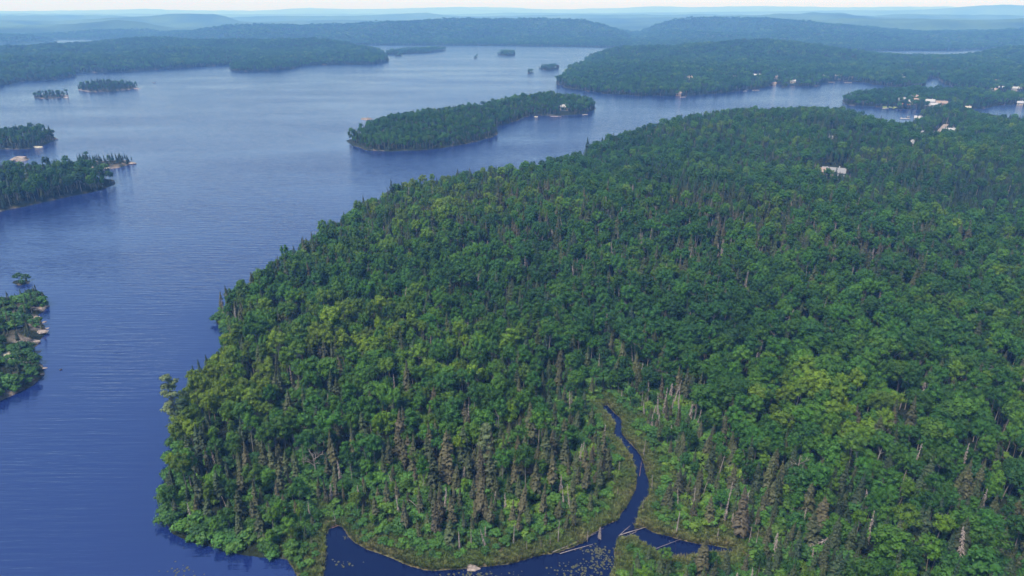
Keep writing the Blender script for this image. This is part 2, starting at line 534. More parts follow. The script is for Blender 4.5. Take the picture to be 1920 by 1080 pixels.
gm_.vertices.foreach_set('co', gv.astype(np.float32).ravel())
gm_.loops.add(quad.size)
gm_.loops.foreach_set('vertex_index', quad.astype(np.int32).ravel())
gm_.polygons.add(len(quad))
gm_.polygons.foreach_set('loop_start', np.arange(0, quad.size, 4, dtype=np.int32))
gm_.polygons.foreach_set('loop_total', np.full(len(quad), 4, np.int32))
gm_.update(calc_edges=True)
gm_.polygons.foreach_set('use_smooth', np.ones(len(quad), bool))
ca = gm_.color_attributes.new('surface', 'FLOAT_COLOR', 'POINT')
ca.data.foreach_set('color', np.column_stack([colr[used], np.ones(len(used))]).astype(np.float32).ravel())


def ground_material():
    m, N, L = mat_new('forest_ground')
    at = N.new('ShaderNodeAttribute')
    at.attribute_name = 'surface'
    gm = N.new('ShaderNodeNewGeometry')
    nz = N.new('ShaderNodeTexNoise')
    nz.inputs['Scale'].default_value = .8
    nz.inputs['Detail'].default_value = 6
    nz.inputs['Roughness'].default_value = .65
    L.new(gm.outputs['Position'], nz.inputs['Vector'])
    nb = N.new('ShaderNodeTexNoise')
    nb.inputs['Scale'].default_value = .045
    nb.inputs['Detail'].default_value = 6
    nb.inputs['Roughness'].default_value = .7
    L.new(gm.outputs['Position'], nb.inputs['Vector'])
    r1 = ramp(N, [(.3, (.55, .55, .55)), (.7, (1.45, 1.45, 1.45))])
    L.new(nz.outputs['Fac'], r1.inputs[0])
    r2 = ramp(N, [(.3, (.6, .6, .6)), (.7, (1.4, 1.4, 1.4))])
    L.new(nb.outputs['Fac'], r2.inputs[0])
    a = N.new('ShaderNodeMixRGB')
    a.blend_type = 'MULTIPLY'
    a.inputs[0].default_value = 1
    L.new(at.outputs['Color'], a.inputs[1])
    L.new(r1.outputs[0], a.inputs[2])
    b = N.new('ShaderNodeMixRGB')
    b.blend_type = 'MULTIPLY'
    b.inputs[0].default_value = 1
    L.new(a.outputs[0], b.inputs[1])
    L.new(r2.outputs[0], b.inputs[2])
    bp = N.new('ShaderNodeBump')
    bp.inputs['Distance'].default_value = 9
    bp.inputs['Strength'].default_value = .5
    L.new(nb.outputs['Fac'], bp.inputs['Height'])
    bp2 = N.new('ShaderNodeBump')
    bp2.inputs['Distance'].default_value = .5
    bp2.inputs['Strength'].default_value = .6
    L.new(nz.outputs['Fac'], bp2.inputs['Height'])
    L.new(bp.outputs[0], bp2.inputs['Normal'])
    p = N.new('ShaderNodeBsdfPrincipled')
    p.inputs['Roughness'].default_value = .95
    p.inputs['Specular IOR Level'].default_value = .1
    L.new(b.outputs[0], p.inputs['Base Color'])
    L.new(bp2.outputs[0], p.inputs['Normal'])
    o = N.new('ShaderNodeOutputMaterial')
    L.new(p.outputs[0], o.inputs[0])
    return m


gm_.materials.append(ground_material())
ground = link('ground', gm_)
tag(ground, 'forest floor, marsh banks and far wooded ridges round the lake', kind='structure')

# ------------------------------------------------------------------ lake
wr = np.concatenate([np.arange(60, 300, 3.0), np.geomspace(300, 24000, 130)[1:]])
wt = np.radians(np.linspace(-52, 52, 260))
A_, B_ = np.meshgrid(wr, wt, indexing='ij')
WP = np.stack([(A_ * np.sin(B_)).ravel(), (A_ * np.cos(B_)).ravel()], 1)
_, ws, wc, _w = survey(WP)
gi = np.arange(len(WP)).reshape(len(wr), len(wt))
wq = np.stack([gi[:-1, :-1], gi[1:, :-1], gi[1:, 1:], gi[:-1, 1:]], -1).reshape(-1, 4)
lm = new_mesh('lake', np.column_stack([WP, np.zeros(len(WP))]), wq[:, ::-1], (), None, True)
wa = lm.attributes.new('calm', 'FLOAT', 'POINT')
calm = np.clip(1 - (wc - 1.5) / 4, 0, 1)
lee = np.clip(1 + ws / 22, 0, 1) * np.clip(1.0 - (np.hypot(WP[:, 0], WP[:, 1]) - 150) / 350, .35, .85)
wa.data.foreach_set('value', np.maximum(calm, lee).astype(np.float32))
wb = lm.attributes.new('pond', 'FLOAT', 'POINT')
wb.data.foreach_set('value', calm.astype(np.float32))


def water_material():
    m, N, L = mat_new('lake_water')
    gm = N.new('ShaderNodeNewGeometry')
    at = N.new('ShaderNodeAttribute')
    at.attribute_name = 'calm'

    def noise(scale3, det, rot=0.0, rough=.5):
        mp = N.new('ShaderNodeMapping')
        mp.inputs['Scale'].default_value = scale3
        mp.inputs['Rotation'].default_value = (0, 0, rot)
        L.new(gm.outputs['Position'], mp.inputs['Vector'])
        n = N.new('ShaderNodeTexNoise')
        n.inputs['Scale'].default_value = 1
        n.inputs['Detail'].default_value = det
        n.inputs['Roughness'].default_value = rough
        L.new(mp.outputs[0], n.inputs['Vector'])
        return n
    rip = noise((.055, .62, 1), 3, math.radians(-7), .55)
    fine = noise((.35, 1.6, 1), 2, math.radians(4))
    patch = noise((.0035, .012, 1), 4)
    mul = N.new('ShaderNodeMath')
    mul.operation = 'MULTIPLY_ADD'
    L.new(fine.outputs['Fac'], mul.inputs[0])
    mul.inputs[1].default_value = .18
    L.new(rip.outputs['Fac'], mul.inputs[2])
    inv = N.new('ShaderNodeMath')
    inv.operation = 'SUBTRACT'
    inv.inputs[0].default_value = 1
    L.new(at.outputs['Fac'], inv.inputs[1])
    rp = N.new('ShaderNodeMapRange')
    rp.inputs['From Min'].default_value = .35
    rp.inputs['From Max'].default_value = .65
    rp.inputs['To Min'].default_value = .45
    rp.inputs['To Max'].default_value = 1.0
    L.new(patch.outputs['Fac'], rp.inputs['Value'])
    st = N.new('ShaderNodeMath')
    st.operation = 'MULTIPLY'
    L.new(inv.outputs[0], st.inputs[0])
    L.new(rp.outputs[0], st.inputs[1])
    bp = N.new('ShaderNodeBump')
    bp.inputs['Distance'].default_value = .5
    L.new(st.outputs[0], bp.inputs['Strength'])
    L.new(mul.outputs[0], bp.inputs['Height'])
    rr = N.new('ShaderNodeMapRange')
    rr.inputs['To Min'].default_value = .10
    rr.inputs['To Max'].default_value = .04
    L.new(at.outputs['Fac'], rr.inputs['Value'])
    p = N.new('ShaderNodeBsdfPrincipled')
    pd = N.new('ShaderNodeAttribute')
    pd.attribute_name = 'pond'
    bc = ramp(N, [(0, (.006, .014, .078)), (1, (.002, .005, .030))])
    L.new(pd.outputs['Fac'], bc.inputs[0])
    L.new(bc.outputs[0], p.inputs['Base Color'])
    io = N.new('ShaderNodeMapRange')
    io.inputs['To Min'].default_value = 2.0
    io.inputs['To Max'].default_value = 1.42
    L.new(pd.outputs['Fac'], io.inputs['Value'])
    L.new(io.outputs[0], p.inputs['IOR'])
    L.new(rr.outputs[0], p.inputs['Roughness'])
    L.new(bp.outputs[0], p.inputs['Normal'])
    o = N.new('ShaderNodeOutputMaterial')
    L.new(p.outputs[0], o.inputs[0])
    return m


lm.materials.append(water_material())
lake = link('lake', lm)
tag(lake, 'rippled blue lake water with the creek and pond', kind='structure')

# ------------------------------------------------------------------ haze
hz = MB()
hz.box((0, 11900, 163), (46000, 23900, 337))
hm, N, L = mat_new('haze_air')
pv = N.new('ShaderNodeVolumePrincipled')
pv.inputs['Color'].default_value = (.17, .42, 1.0, 1)
pv.inputs['Absorption Color'].default_value = (1, 1, 1, 1)
pv.inputs['Density'].default_value = 0.00023
pv.inputs['Anisotropy'].default_value = 0.0
o_ = N.new('ShaderNodeOutputMaterial')
L.new(pv.outputs[0], o_.inputs['Volume'])
haze = link('haze', hz.mesh('haze', hm))
tag(haze, 'pale blue summer haze over the lake and hills', 'haze', kind='stuff')

# ------------------------------------------------------------------ tree models
ICO_V = []
_t = (1 + 5 ** .5) / 2
for a in (-1, 1):
    for b in (-_t, _t):
        ICO_V += [(a, b, 0), (0, a, b), (b, 0, a)]
ICO_V = np.array(ICO_V) / math.sqrt(1 + _t * _t)
ICO_F = []
for i in range(12):
    for j in range(i + 1, 12):
        for k in range(j + 1, 12):
            a, b, c = ICO_V[i], ICO_V[j], ICO_V[k]
            if max(np.linalg.norm(a - b), np.linalg.norm(b - c), np.linalg.norm(a - c)) < 1.1:
                ICO_F.append((i, j, k) if np.dot(np.cross(b - a, c - a), a) > 0 else (i, k, j))


def card(mb, p, nrm, size, r, asp=1.0):
    nrm = nrm / (np.linalg.norm(nrm) + 1e-9)
    a = np.cross(nrm, r.normal(size=3))
    a /= np.linalg.norm(a) + 1e-9
    b = np.cross(nrm, a)
    s = size * .5
    q = [p - a * s * r.uniform(.7, 1.2), p - b * s * asp * r.uniform(.6, 1.1), p + a * s * r.uniform(.7, 1.2), p + b * s * asp * r.uniform(.6, 1.1)]
    q[1] = q[1] - nrm * size * .12
    q[3] = q[3] - nrm * size * .12
    mb.add(q, [(0, 1, 2, 3)])


def lobe(mb, c, rad, n, r, leaf, squash=.8, core=.72):
    c = np.array(c)
    rot = np.linalg.qr(r.normal(size=(3, 3)))[0]
    if np.linalg.det(rot) < 0:
        rot[:, 0] *= -1
    mb.add(c + (ICO_V @ rot.T) * rad * core * np.array([1, 1, squash]) * r.uniform(.85, 1.12, (12, 1)), ICO_F)
    for _ in range(n):
        d = r.normal(size=3)
        d[2] = d[2] * .9 + .35
        d /= np.linalg.norm(d)
        p = c + d * rad * r.uniform(.72, 1.1) * np.array([1, 1, squash])
        card(mb, p, d + r.normal(size=3) * .38 + np.array([0, 0, .25]), leaf * r.uniform(.7, 1.35), r, .8)


def broadleaf(seed, h=14.0, R=3.4, style='dome'):
    r = np.random.RandomState(seed)
    tr, cr = MB(), MB()
    bend = r.normal(size=2) * .5
    top = h * .86
    tr.tube([(0, 0, -1.0), (bend[0] * .3, bend[1] * .3, h * .35), (bend[0], bend[1], top)], [.19, .14, .05], 5)
    base = {'dome': .50, 'tall': .38, 'umbrella': .62, 'full': .30}[style]
    zc = h * (base + .97) / 2
    rz = h * (.97 - base) / 2
    n = {'dome': 17, 'tall': 17, 'umbrella': 13, 'full': 21}[style]
    for k in range(n):
        g = k * 2.39996 + r.uniform(-.4, .4)
        u = 1 - 1.72 * (k + .5) / n
        u = np.clip(u + r.uniform(-.1, .1), -.85, .98)
        rho = math.sqrt(max(0, 1 - u * u)) * r.uniform(.5, .95)
        if style == 'tall':
            rho *= .82
        c = np.array([bend[0] + R * rho * math.cos(g), bend[1] + R * rho * math.sin(g), zc + rz * u * r.uniform(.65, .98)])
        lr = R * r.uniform(.22, .46)
        lobe(cr, c, lr, 54, r, .56, r.uniform(.75, 1.1), .6)
        if k % 3 == 0:
            tr.tube([(bend[0] * .6, bend[1] * .6, h * base * .95), tuple(c - np.array([0, 0, lr * .4]))], [.085, .03], 4, False)
    lobe(cr, (bend[0], bend[1], zc), R * .62, 20, r, .6, rz / R * .9)
    return tr, cr


def spruce(seed, h=14.0, R=1.9, sparse=0.0, low=.18):
    r = np.random.RandomState(seed)
    tr, cr = MB(), MB()
    lean = r.normal(size=2) * .25
    tr.tube([(0, 0, -1), (lean[0] * .5, lean[1] * .5, h * .5), (lean[0], lean[1], h)], [.17, .11, .015], 5)
    lev = 21
    for i in range(lev):
        t = i / (lev - 1)
        z0 = h * (low + (1 - low) * t)
        rad = R * (1 - t) ** .75 * (0.45 + .55 * min(1, t * 5 + .35)) + .12
        rad *= r.uniform(.75, 1.2)
        nb = int(8 - 3 * t)
        ph = r.uniform(0, 6.28)
        for k in range(nb):
            if r.uniform() < sparse:
                continue
            g = ph + 6.283 * k / nb + r.uniform(-.25, .25)
            q = rad * r.uniform(.7, 1.18)
            zz = z0 + r.uniform(-.25, .25)
            d = np.array([math.cos(g), math.sin(g), 0])
            s = np.array([-d[1], d[0], 0])
            o = np.array([lean[0] * t, lean[1] * t, zz])
            drop = q * r.uniform(.25, .55)
            w = .22 + q * .27
            tip = o + d * q - np.array([0, 0, drop])
            mid = o + d * q * .55 - np.array([0, 0, drop * .35])
            l = mid + s * w - np.array([0, 0, .22])
            rr = mid - s * w - np.array([0, 0, .22])
            cr.add([o, l, tip, rr, mid + np.array([0, 0, .08])], [(0, 1, 4), (1, 2, 4), (2, 3, 4), (3, 0, 4)])
            cr.add([mid, mid + s * w * .6 - np.array([0, 0, .75]), tip - np.array([0, 0, .35]), mid + d * .2 - s * w * .4 - np.array([0, 0, .8])], [(0, 1, 2), (0, 2, 3)])
    cr.tube([(lean[0], lean[1], h * .93), (lean[0], lean[1], h + .5)], [.16, .02], 4)
    return tr, cr


def dead_conifer(seed, h=11.0, R=1.1, dens=1.0):
    r = np.random.RandomState(seed)
    tr, cr = MB(), MB()
    lean = r.normal(size=2) * .3
    tr.tube([(0, 0, -1), (lean[0] * .4, lean[1] * .4, h * .5), (lean[0], lean[1], h)], [.2, .13, .03], 5)
    for i in range(int(95 * dens)):
        t = r.uniform(.12, .98)
        g = r.uniform(0, 6.283)
        q = R * (1 - t) ** .6 * r.uniform(.5, 1.15) + .15
        d = np.array([math.cos(g), math.sin(g), 0])
        s = np.array([-d[1], d[0], 0])
        o = np.array([lean[0] * t, lean[1] * t, h * t])
        mid = o + d * q * .6 - np.array([0, 0, q * .12])
        tip = o + d * q - np.array([0, 0, q * r.uniform(.45, .95)])
        w = .055 + .03 * r.uniform()
        cr.add([o + s * w, o - s * w, mid - s * w * 1.5, mid + s * w * 1.5, tip, mid - np.array([0, 0, .14])], [(0, 1, 2, 3), (3, 2, 4), (0, 5, 4), (1, 4, 5)])
        for _ in range(2):
            e = mid + s * r.uniform(-.4, .4) + d * r.uniform(-.1, .3) - np.array([0, 0, r.uniform(.15, .55)])
            cr.add([mid + d * .05, mid - d * .05, e], [(0, 1, 2)])
    return tr, cr


def snag_model(seed, h=6.0):
    r = np.random.RandomState(seed)
    tr, cr = MB(), MB()
    lean = r.normal(size=2) * .35
    pts = [(lean[0] * t, lean[1] * t, h * t if t else -.8) for t in (0, .3, .6, .9, 1.0)]
    tr.tube(pts, [.2, .16, .13, .09, .03], 6)
    for k in range(9):
        t = r.uniform(.25, .95)
        g = r.uniform(0, 6.28)
        L_ = r.uniform(.3, 1.0)
        a = np.array([lean[0] * t, lean[1] * t, h * t])
        cr.tube([a, a + np.array([math.cos(g) * L_, math.sin(g) * L_, r.uniform(-.5, .25)])], [.05, .02], 4)
    return tr, cr


def dead_broadleaf_model(seed, h=11.0):
    r = np.random.RandomState(seed)
    tr, cr = MB(), MB()
    tr.tube([(0, 0, -1), (.1, 0, h * .3), (.2, .1, h * .55), (.2, .2, h * .8)], [.2, .16, .12, .06], 6)

    def grow(p, d, L_, rad, lev):
        q = p + d * L_
        cr.tube([p, (p + q) / 2 + r.normal(size=3) * L_ * .06, q], [rad, rad * .8, rad * .55], 4, False)
        if lev == 0:
            return
        for _ in range(3):
            e = d + r.normal(size=3) * .48 + np.array([0, 0, .2])
            e /= np.linalg.norm(e)
            grow(p + d * L_ * r.uniform(.55, 1), e, L_ * r.uniform(.5, .75), rad * .6, lev - 1)
    for k in range(7):
        g = k * 2.4
        grow(np.array([.15, .1, h * (.38 + .055 * k)]), np.array([math.cos(g) * .75, math.sin(g) * .75, .75]), h * .2, .075, 2)
    return tr, cr


def pine_model(seed, h=20.0):
    r = np.random.RandomState(seed)
    tr, cr = MB(), MB()
    tr.tube([(0, 0, -1), (.2, .1, h * .5), (.1, .2, h * .97)], [.3, .22, .05], 6)
    for i in range(15):
        t = .28 + .7 * i / 14
        R = 4.2 * (1.05 - t) ** .55 * r.uniform(.6, 1.1)
        g = i * 2.4 + r.uniform(-.4, .4)
        e = np.array([math.cos(g) * R, math.sin(g) * R, h * t + R * .12])
        o = np.array([.15, .1, h * t - .3])
        tr.tube([o, (o + e) / 2, e], [.08, .06, .03], 4, False)
        for f in (.45, .75, 1.0):
            c = o + (e - o) * f + r.normal(size=3) * .25
            lobe(cr, c, r.uniform(.95, 1.4), 34, r, .6, .55, .6)
    lobe(cr, (.1, .2, h * .97), .9, 40, r, .5, 1.0, .6)
    return tr, cr


def shrub_model(seed, h=2.6, R=1.7):
    r = np.random.RandomState(seed)
    tr, cr = MB(), MB()
    for k in range(4):
        g = r.uniform(0, 6.28)
        tr.tube([(0, 0, -.3), (math.cos(g) * R * .5, math.sin(g) * R * .5, h * .6)], [.05, .02], 4)
    for k in range(8):
        g = k * 2.4
        rho = R * math.sqrt((k + .3) / 8) * .75
        lobe(cr, (rho * math.cos(g), rho * math.sin(g), h * (.72 - .35 * (k / 8)) + r.uniform(-.2, .2)), R * r.uniform(.36, .5), 34, r, .42, .85)
    return tr, cr


def tuft_model(seed):
    r = np.random.RandomState(seed)
    mb = MB()
    for k in range(26):
        g = r.uniform(0, 6.28)
        d = np.array([math.cos(g), math.sin(g), 0])
        s = np.array([-d[1], d[0], 0])
        o = d * r.uniform(0, .45)
        hh = r.uniform(.55, 1.15)
        ln = r.uniform(.15, .6)
        w = .05
        m_ = o + d * ln * .45 + np.array([0, 0, hh * .7])
        mb.add([o + s * w, o - s * w, m_ - s * w, m_ + s * w, o + d * ln + np.array([0, 0, hh])], [(0, 1, 2, 3), (3, 2, 4)])
    return mb


# (trunk mesh, crown mesh, joined mesh) for every model
class Kind:
    def __init__(s, name, parts, m_tr, m_cr, href):
        s.name = name
        s.href = href
        s.tr = [a.mesh('trunk', m_tr) for a, b in parts]
        s.cr = [b.mesh('crown', m_cr) for a, b in parts]
        s.coll = bpy.data.collections.new(name + '_models')
        s.hs = []
        for i, (a, b) in enumerate(parts):
            V = a.v + b.v
            n = len(a.v)
            Fc = a.f + [tuple(n + q for q in f) for f in b.f]
            me = new_mesh(name, V, Fc, [m_tr, m_cr], [0] * len(a.f) + [1] * len(b.f))
            o = bpy.data.objects.new('%s_model_%02d' % (name, i), me)
            s.coll.objects.link(o)
            s.hs.append(max(v[2] for v in b.v))


BROAD = Kind('broadleaf_tree', [broadleaf(1, 14, 3.5, 'dome'), broadleaf(2, 15, 3.0, 'tall'), broadleaf(3, 14.5, 3.6, 'umbrella'), broadleaf(4, 12, 3.8, 'full'), broadleaf(5, 13.5, 3.2, 'dome'),
                                broadleaf(6, 16, 3.3, 'umbrella'), broadleaf(7, 13, 2.8, 'tall'), broadleaf(8, 10.5, 3.0, 'full')], M_BIRCH, M_LEAF, 14)
SPRUCE = Kind('spruce_tree', [spruce(11, 14, 2.5), spruce(12, 15, 2.2, .12), spruce(13, 13, 2.7), spruce(14, 16, 2.1, .2, .3), spruce(15, 11, 2.3, .08, .1), spruce(16, 14.5, 2.0, .35, .35)], M_BARK, M_NEEDLE, 14)
DEADC = Kind('dead_spruce', [dead_conifer(21), dead_conifer(22, 12.5, .95), dead_conifer(23, 9, 1.25, 1.2), dead_conifer(24, 11, .7, .6)], M_DEAD, M_DEAD, 11)
SNAG = Kind('tree_snag', [snag_model(31), snag_model(32, 5), snag_model(33, 7.5)], M_DEAD, M_DEAD, 6)
DEADB = Kind('dead_broadleaf_tree', [dead_broadleaf_model(41), dead_broadleaf_model(42, 12)], M_DEAD, M_DEAD, 11)
PINE = Kind('pine_tree', [pine_model(51), pine_model(52, 18)], M_BARK, M_PINE, 20)
SHRUB = Kind('shrub', [shrub_model(61), shrub_model(62, 2.2, 1.9), shrub_model(63, 3.2, 1.6), shrub_model(64, 1.8, 1.4)], M_BARK, M_SHRUB, 2.6)
TUFTS = bpy.data.collections.new('tuft_models')
for i in range(4):
    TUFTS.objects.link(bpy.data.objects.new('tuft_model_%02d' % i, tuft_model(70 + i).mesh('tuft', M_GRASS)))


def scatter(name, label, cat, coll, P, idx, rot, scl, tone):
    """one uncountable mass: points that each carry one model of the collection"""
    n = len(P)
    me = bpy.data.meshes.new(name)
    me.vertices.add(n)
    me.vertices.foreach_set('co', np.asarray(P, np.float32).ravel())
    for an, ty, data in (('pick', 'INT', np.asarray(idx, np.int32)), ('tone', 'FLOAT', np.asarray(tone, np.float32))):
        a = me.attributes.new(an, ty, 'POINT')
        a.data.foreach_set('value', data)
    for an, data in (('turn', rot), ('size', scl)):
        a = me.attributes.new(an, 'FLOAT_VECTOR', 'POINT')
        a.data.foreach_set('vector', np.asarray(data, np.float32).ravel())
    o = link(name, me)
    tag(o, label, cat, kind='stuff')
    ng = bpy.data.node_groups.new(name + '_nodes', 'GeometryNodeTree')
    ng.interface.new_socket('Geometry', in_out='INPUT', socket_type='NodeSocketGeometry')
    ng.interface.new_socket('Geometry', in_out='OUTPUT', socket_type='NodeSocketGeometry')
    gi_ = ng.nodes.new('NodeGroupInput')
    go_ = ng.nodes.new('NodeGroupOutput')
    ip = ng.nodes.new('GeometryNodeInstanceOnPoints')
    ci = ng.nodes.new('GeometryNodeCollectionInfo')
    ci.inputs['Collection'].default_value = coll
    ci.inputs['Separate Children'].default_value = True
    ci.inputs['Reset Children'].default_value = True
    ip.inputs['Pick Instance'].default_value = True

    def attr(an, ty):
        q = ng.nodes.new('GeometryNodeInputNamedAttribute')
        q.data_type = ty
        q.inputs['Name'].default_value = an
        return q.outputs['Attribute']
    ng.links.new(gi_.outputs[0], ip.inputs['Points'])
    ng.links.new(ci.outputs[0], ip.inputs['Instance'])
    ng.links.new(attr('pick', 'INT'), ip.inputs['Instance Index'])
    ng.links.new(attr('turn', 'FLOAT_VECTOR'), ip.inputs['Rotation'])
    ng.links.new(attr('size', 'FLOAT_VECTOR'), ip.inputs['Scale'])
    ng.links.new(ip.outputs[0], go_.inputs[0])
    md = o.modifiers.new('models', 'NODES')
    md.node_group = ng
    return o


def place(kind, i, loc, rz, scl, tone, label=None, cat=None, group=None, tilt=(0, 0), name=None):
    """one tree of its own: Empty > trunk, crown (meshes shared between alike trees)"""
    e = bpy.data.objects.new(name or kind.name, None)
    e.empty_display_size = .5
    COL.objects.link(e)
    e.location = loc
    e.rotation_euler = (tilt[0], tilt[1], rz)
    e.scale = scl
    for nm, me in (('trunk', kind.tr[i]), ('crown', kind.cr[i])):
        c = bpy.data.objects.new(nm, me)
        COL.objects.link(c)
        c.parent = e
        c['tone'] = float(tone)
    return tag(e, label, cat, group)


# ------------------------------------------------------------------ clearings (houses, road) that keep the trees low or away
CLEAR = []      # centre, radius, reach towards the camera, half width of that reach


def clear(px, py, rad, reach=0, half=6):
    q = pix([(px, py)], 2)[0]
    CLEAR.append((q, rad, reach, half))


# photo foot, length, depth, eave height, turn, wall, roof, label
HOUSES = [
    (1057, 212, 11, 8, 4.5, .3, 'white', 'white', 'white cottage among trees on the shore of the long wooded island', 45),
    (1562, 327, 18, 9, 2.6, .0, 'grey', 'steel', 'long pale grey metal roof alone in the forest right of centre', 72),
    (1543, 328, 9, 7, 3.4, -.2, 'brown', 'brown', 'small brown roofed shed beside the long grey metal roof', 60),
    (1690, 192, 10, 7, 4.5, .2, 'white', 'grey', 'white house under trees on the village island, first up the slope', 40),
    (1697, 203, 9, 6, 3.5, -.1, 'white', 'orange', 'white boathouse with orange roof on the village island waterline', 20),
    (1708, 196, 10, 7, 4.2, .5, 'cream', 'grey', 'cream house with grey roof right of the orange boathouse', 40),
    (1720, 194, 11, 8, 4.5, -.3, 'cream', 'brown', 'cream house with brown roof in the middle of the village island', 40),
    (1714, 187, 9, 7, 4.5, .1, 'white', 'brown', 'white house with brown roof highest on the village island', 45),
    (1742, 198, 12, 8, 6.0, .1, 'grey', 'grey', 'tall grey house with grey roof right of centre on the village island', 40),
    (1751, 203, 10, 7, 4.0, 0, 'white', 'grey', 'white house beside the tall grey house on the village island', 30),
    (1764, 199, 15, 8, 4.5, .05, 'brown', 'brown', 'wide brown house on the village island', 40),
    (1759, 207, 7, 5, 3.2, 0, 'white', 'white', 'small white boathouse at the right end of the village island shore', 20),
    (1676, 172, 8, 6, 4.0, .4, 'white', 'white', 'small white house at the back of the village island', 40),
    (1684, 146, 13, 8, 4.5, .1, 'white', 'white', 'bright white house on the far shore behind the village island', 60),
    (1692, 151, 11, 8, 4.2, -.1, 'cream', 'grey', 'cream house just below the bright white far shore house', 60),
    (1570, 150, 12, 8, 7.5, 0, 'white', 'white', 'tall white two storey house on the far shore of the channel', 30),
    (1541, 148, 8, 6, 5.0, .2, 'white', 'grey', 'narrow white house left of the two storey far shore house', 40),
    (1593, 151, 9, 6, 4.0, 0, 'cream', 'brown', 'cream cottage right of the two storey far shore house', 25),
    (1486, 157, 10, 7, 4.0, .1, 'cream', 'grey', 'cream cottage above the tiny islet in the cove', 30),
    (1455, 152, 9, 7, 4.0, .2, 'white', 'brown', 'white cottage with brown roof at the head of the cove', 50),
    (1419, 147, 18, 9, 5.0, .1, 'white', 'white', 'long white house in the woods below the sandy clearing', 90),
    (1379, 149, 10, 7, 4.0, .1, 'cream', 'grey', 'cream cottage in the woods left of the long white house', 80),
    (1291, 163, 8, 6, 4.0, .3, 'white', 'grey', 'small white cottage below the bare granite patch across the channel', 50),
    (1272, 179, 9, 6, 3.6, 0, 'brown', 'brown', 'brown boathouse at the point of the far channel shore', 15),
    (1451, 159, 8, 5, 3.0, 0, 'cream', 'brown', 'low brown roofed boathouse inside the cove', 20),
    (1780, 256, 12, 9, 5.5, .25, 'white', 'grey', 'white house right beside the pale gravel road', 60),
    (1779, 262, 8, 6, 3.4, .25, 'white', 'white', 'white garage in front of the house by the gravel road', 50),
    (1735, 259, 12, 8, 4.2, -.1, 'cream', 'steel', 'cream house with pale metal roof left of the gravel road', 60),
    (1745, 260, 9, 7, 4.0, .2, 'white', 'grey', 'white cottage between the metal roofed house and the road', 60),
    (1699, 275, 9, 7, 4.2, .2, 'white', 'white', 'white cottage alone in the trees near the end of the bay', 55),
    (1719, 277, 9, 7, 4.0, -.2, 'cream', 'steel', 'cream cottage with metal roof just right of the white bay cottage', 55),
    (1557, 270, 9, 7, 5.0, .1, 'white', 'white', 'pale house on the wooded hill left of the bay', 60),
    (1721, 227, 10, 7, 4.0, .1, 'cream', 'grey', 'cream house with grey roof right of the pontoon dock', 30),
    (1868, 157, 11, 8, 4.5, .2, 'white', 'brown', 'white house with brown roof high on the far right shore', 70),
    (1844, 152, 9, 7, 4.5, 0, 'cream', 'grey', 'cream house left of the highest far right house', 70),
    (1862, 173, 10, 7, 4.0, 0, 'cream', 'brown', 'cream house with brown roof on the back channel shore', 25),
    (1876, 170, 9, 7, 4.5, .2, 'white', 'grey', 'white house on the back channel behind the cream one', 40),
    (1904, 171, 14, 8, 4.5, .1, 'white', 'white', 'long white house on the back channel at the right edge', 40),
    (1912, 197, 8, 6, 3.6, 0, 'cream', 'grey', 'cream house at the right end of the village island', 20),
    (1814, 206, 7, 5, 3.4, .1, 'cream', 'cream', 'cream cabin among trees at the right tip of the village island woods', 30),
]
for (px, py, ln, dp, eh, tz, wc_, rc_, lab, reach) in HOUSES:
    clear(px, py, ln * .5 + 3.5, reach * .7, ln * .5)
ROADPX = [(1752, 268), (1757, 259), (1763, 251), (1769, 243), (1773, 238)]
for q in ROADPX:
    clear(q[0], q[1], 9, 30, 5)
    CLEAR[-1] = CLEAR[-1] + (0.0,)
clear(ROADPX[0][0], ROADPX[0][1], 7, 62, 4)
CLEAR[-1] = CLEAR[-1] + (0.16,)
clear(18, 674, 5.0, 6, 4)
clear(74, 588, 2.6, 3, 2)
clear(78, 622, 3.0, 3, 2)
clear(1414, 127, 14, 60, 12)
clear(1291, 155, 12, 50, 9)
clear(1700, 222, 8, 20, 8)
clear(594, 884, 2, 10, 3)


def clearance(P):
    """0 = no tree, 0..1 = kept low, 1 = forest"""
    f = np.ones(len(P))
    for (q, rad, reach, half, *low) in CLEAR:
        d = P - q
        near = np.where((np.abs(d[:, 0]) < rad + reach) & (np.abs(d[:, 1]) < rad + reach))[0]
        if not len(near):
            continue
        dd = d[near]
        u = -q / np.linalg.norm(q)
        al = dd @ u
        la = np.abs(dd @ np.array([-u[1], u[0]]))
        f[near] = np.where(np.hypot(dd[:, 0], dd[:, 1]) < rad * .75, 0, f[near])
        f[near] = np.where((al > 0) & (al < reach) & (la < half), np.minimum(f[near], low[0] if low else .22 + .25 * al / max(reach, 1)), f[near])
    return f


# ------------------------------------------------------------------ where the trees stand
def grid_points(r0, r1, sp, half_deg, seed):
    R_ = np.random.RandomState(seed)
    hx = r1 * math.sin(math.radians(half_deg))
    xs = np.arange(-hx, hx, sp)
    ys = np.arange(30, r1, sp * .87)
    X, Y = np.meshgrid(xs, ys)
    X = X + (np.arange(len(ys)) % 2)[:, None] * sp * .5
    P = np.stack([X.ravel(), Y.ravel()], 1)
    r = np.hypot(P[:, 0], P[:, 1])
    th = np.degrees(np.arctan2(P[:, 0], P[:, 1]))
    P = P[(r > r0) & (r < r1) & (np.abs(th) < half_deg)]
    return P + R_.uniform(-.38, .38, P.shape) * sp


def blobs(P, lst):
    f = np.zeros(len(P))
    for (px, py, rx, ry, a) in lst:
        q = pix([(px, py)], 8)[0]
        d = P - q
        f += a * np.exp(-(d[:, 0] / rx) ** 2 - (d[:, 1] / ry) ** 2)
    return f


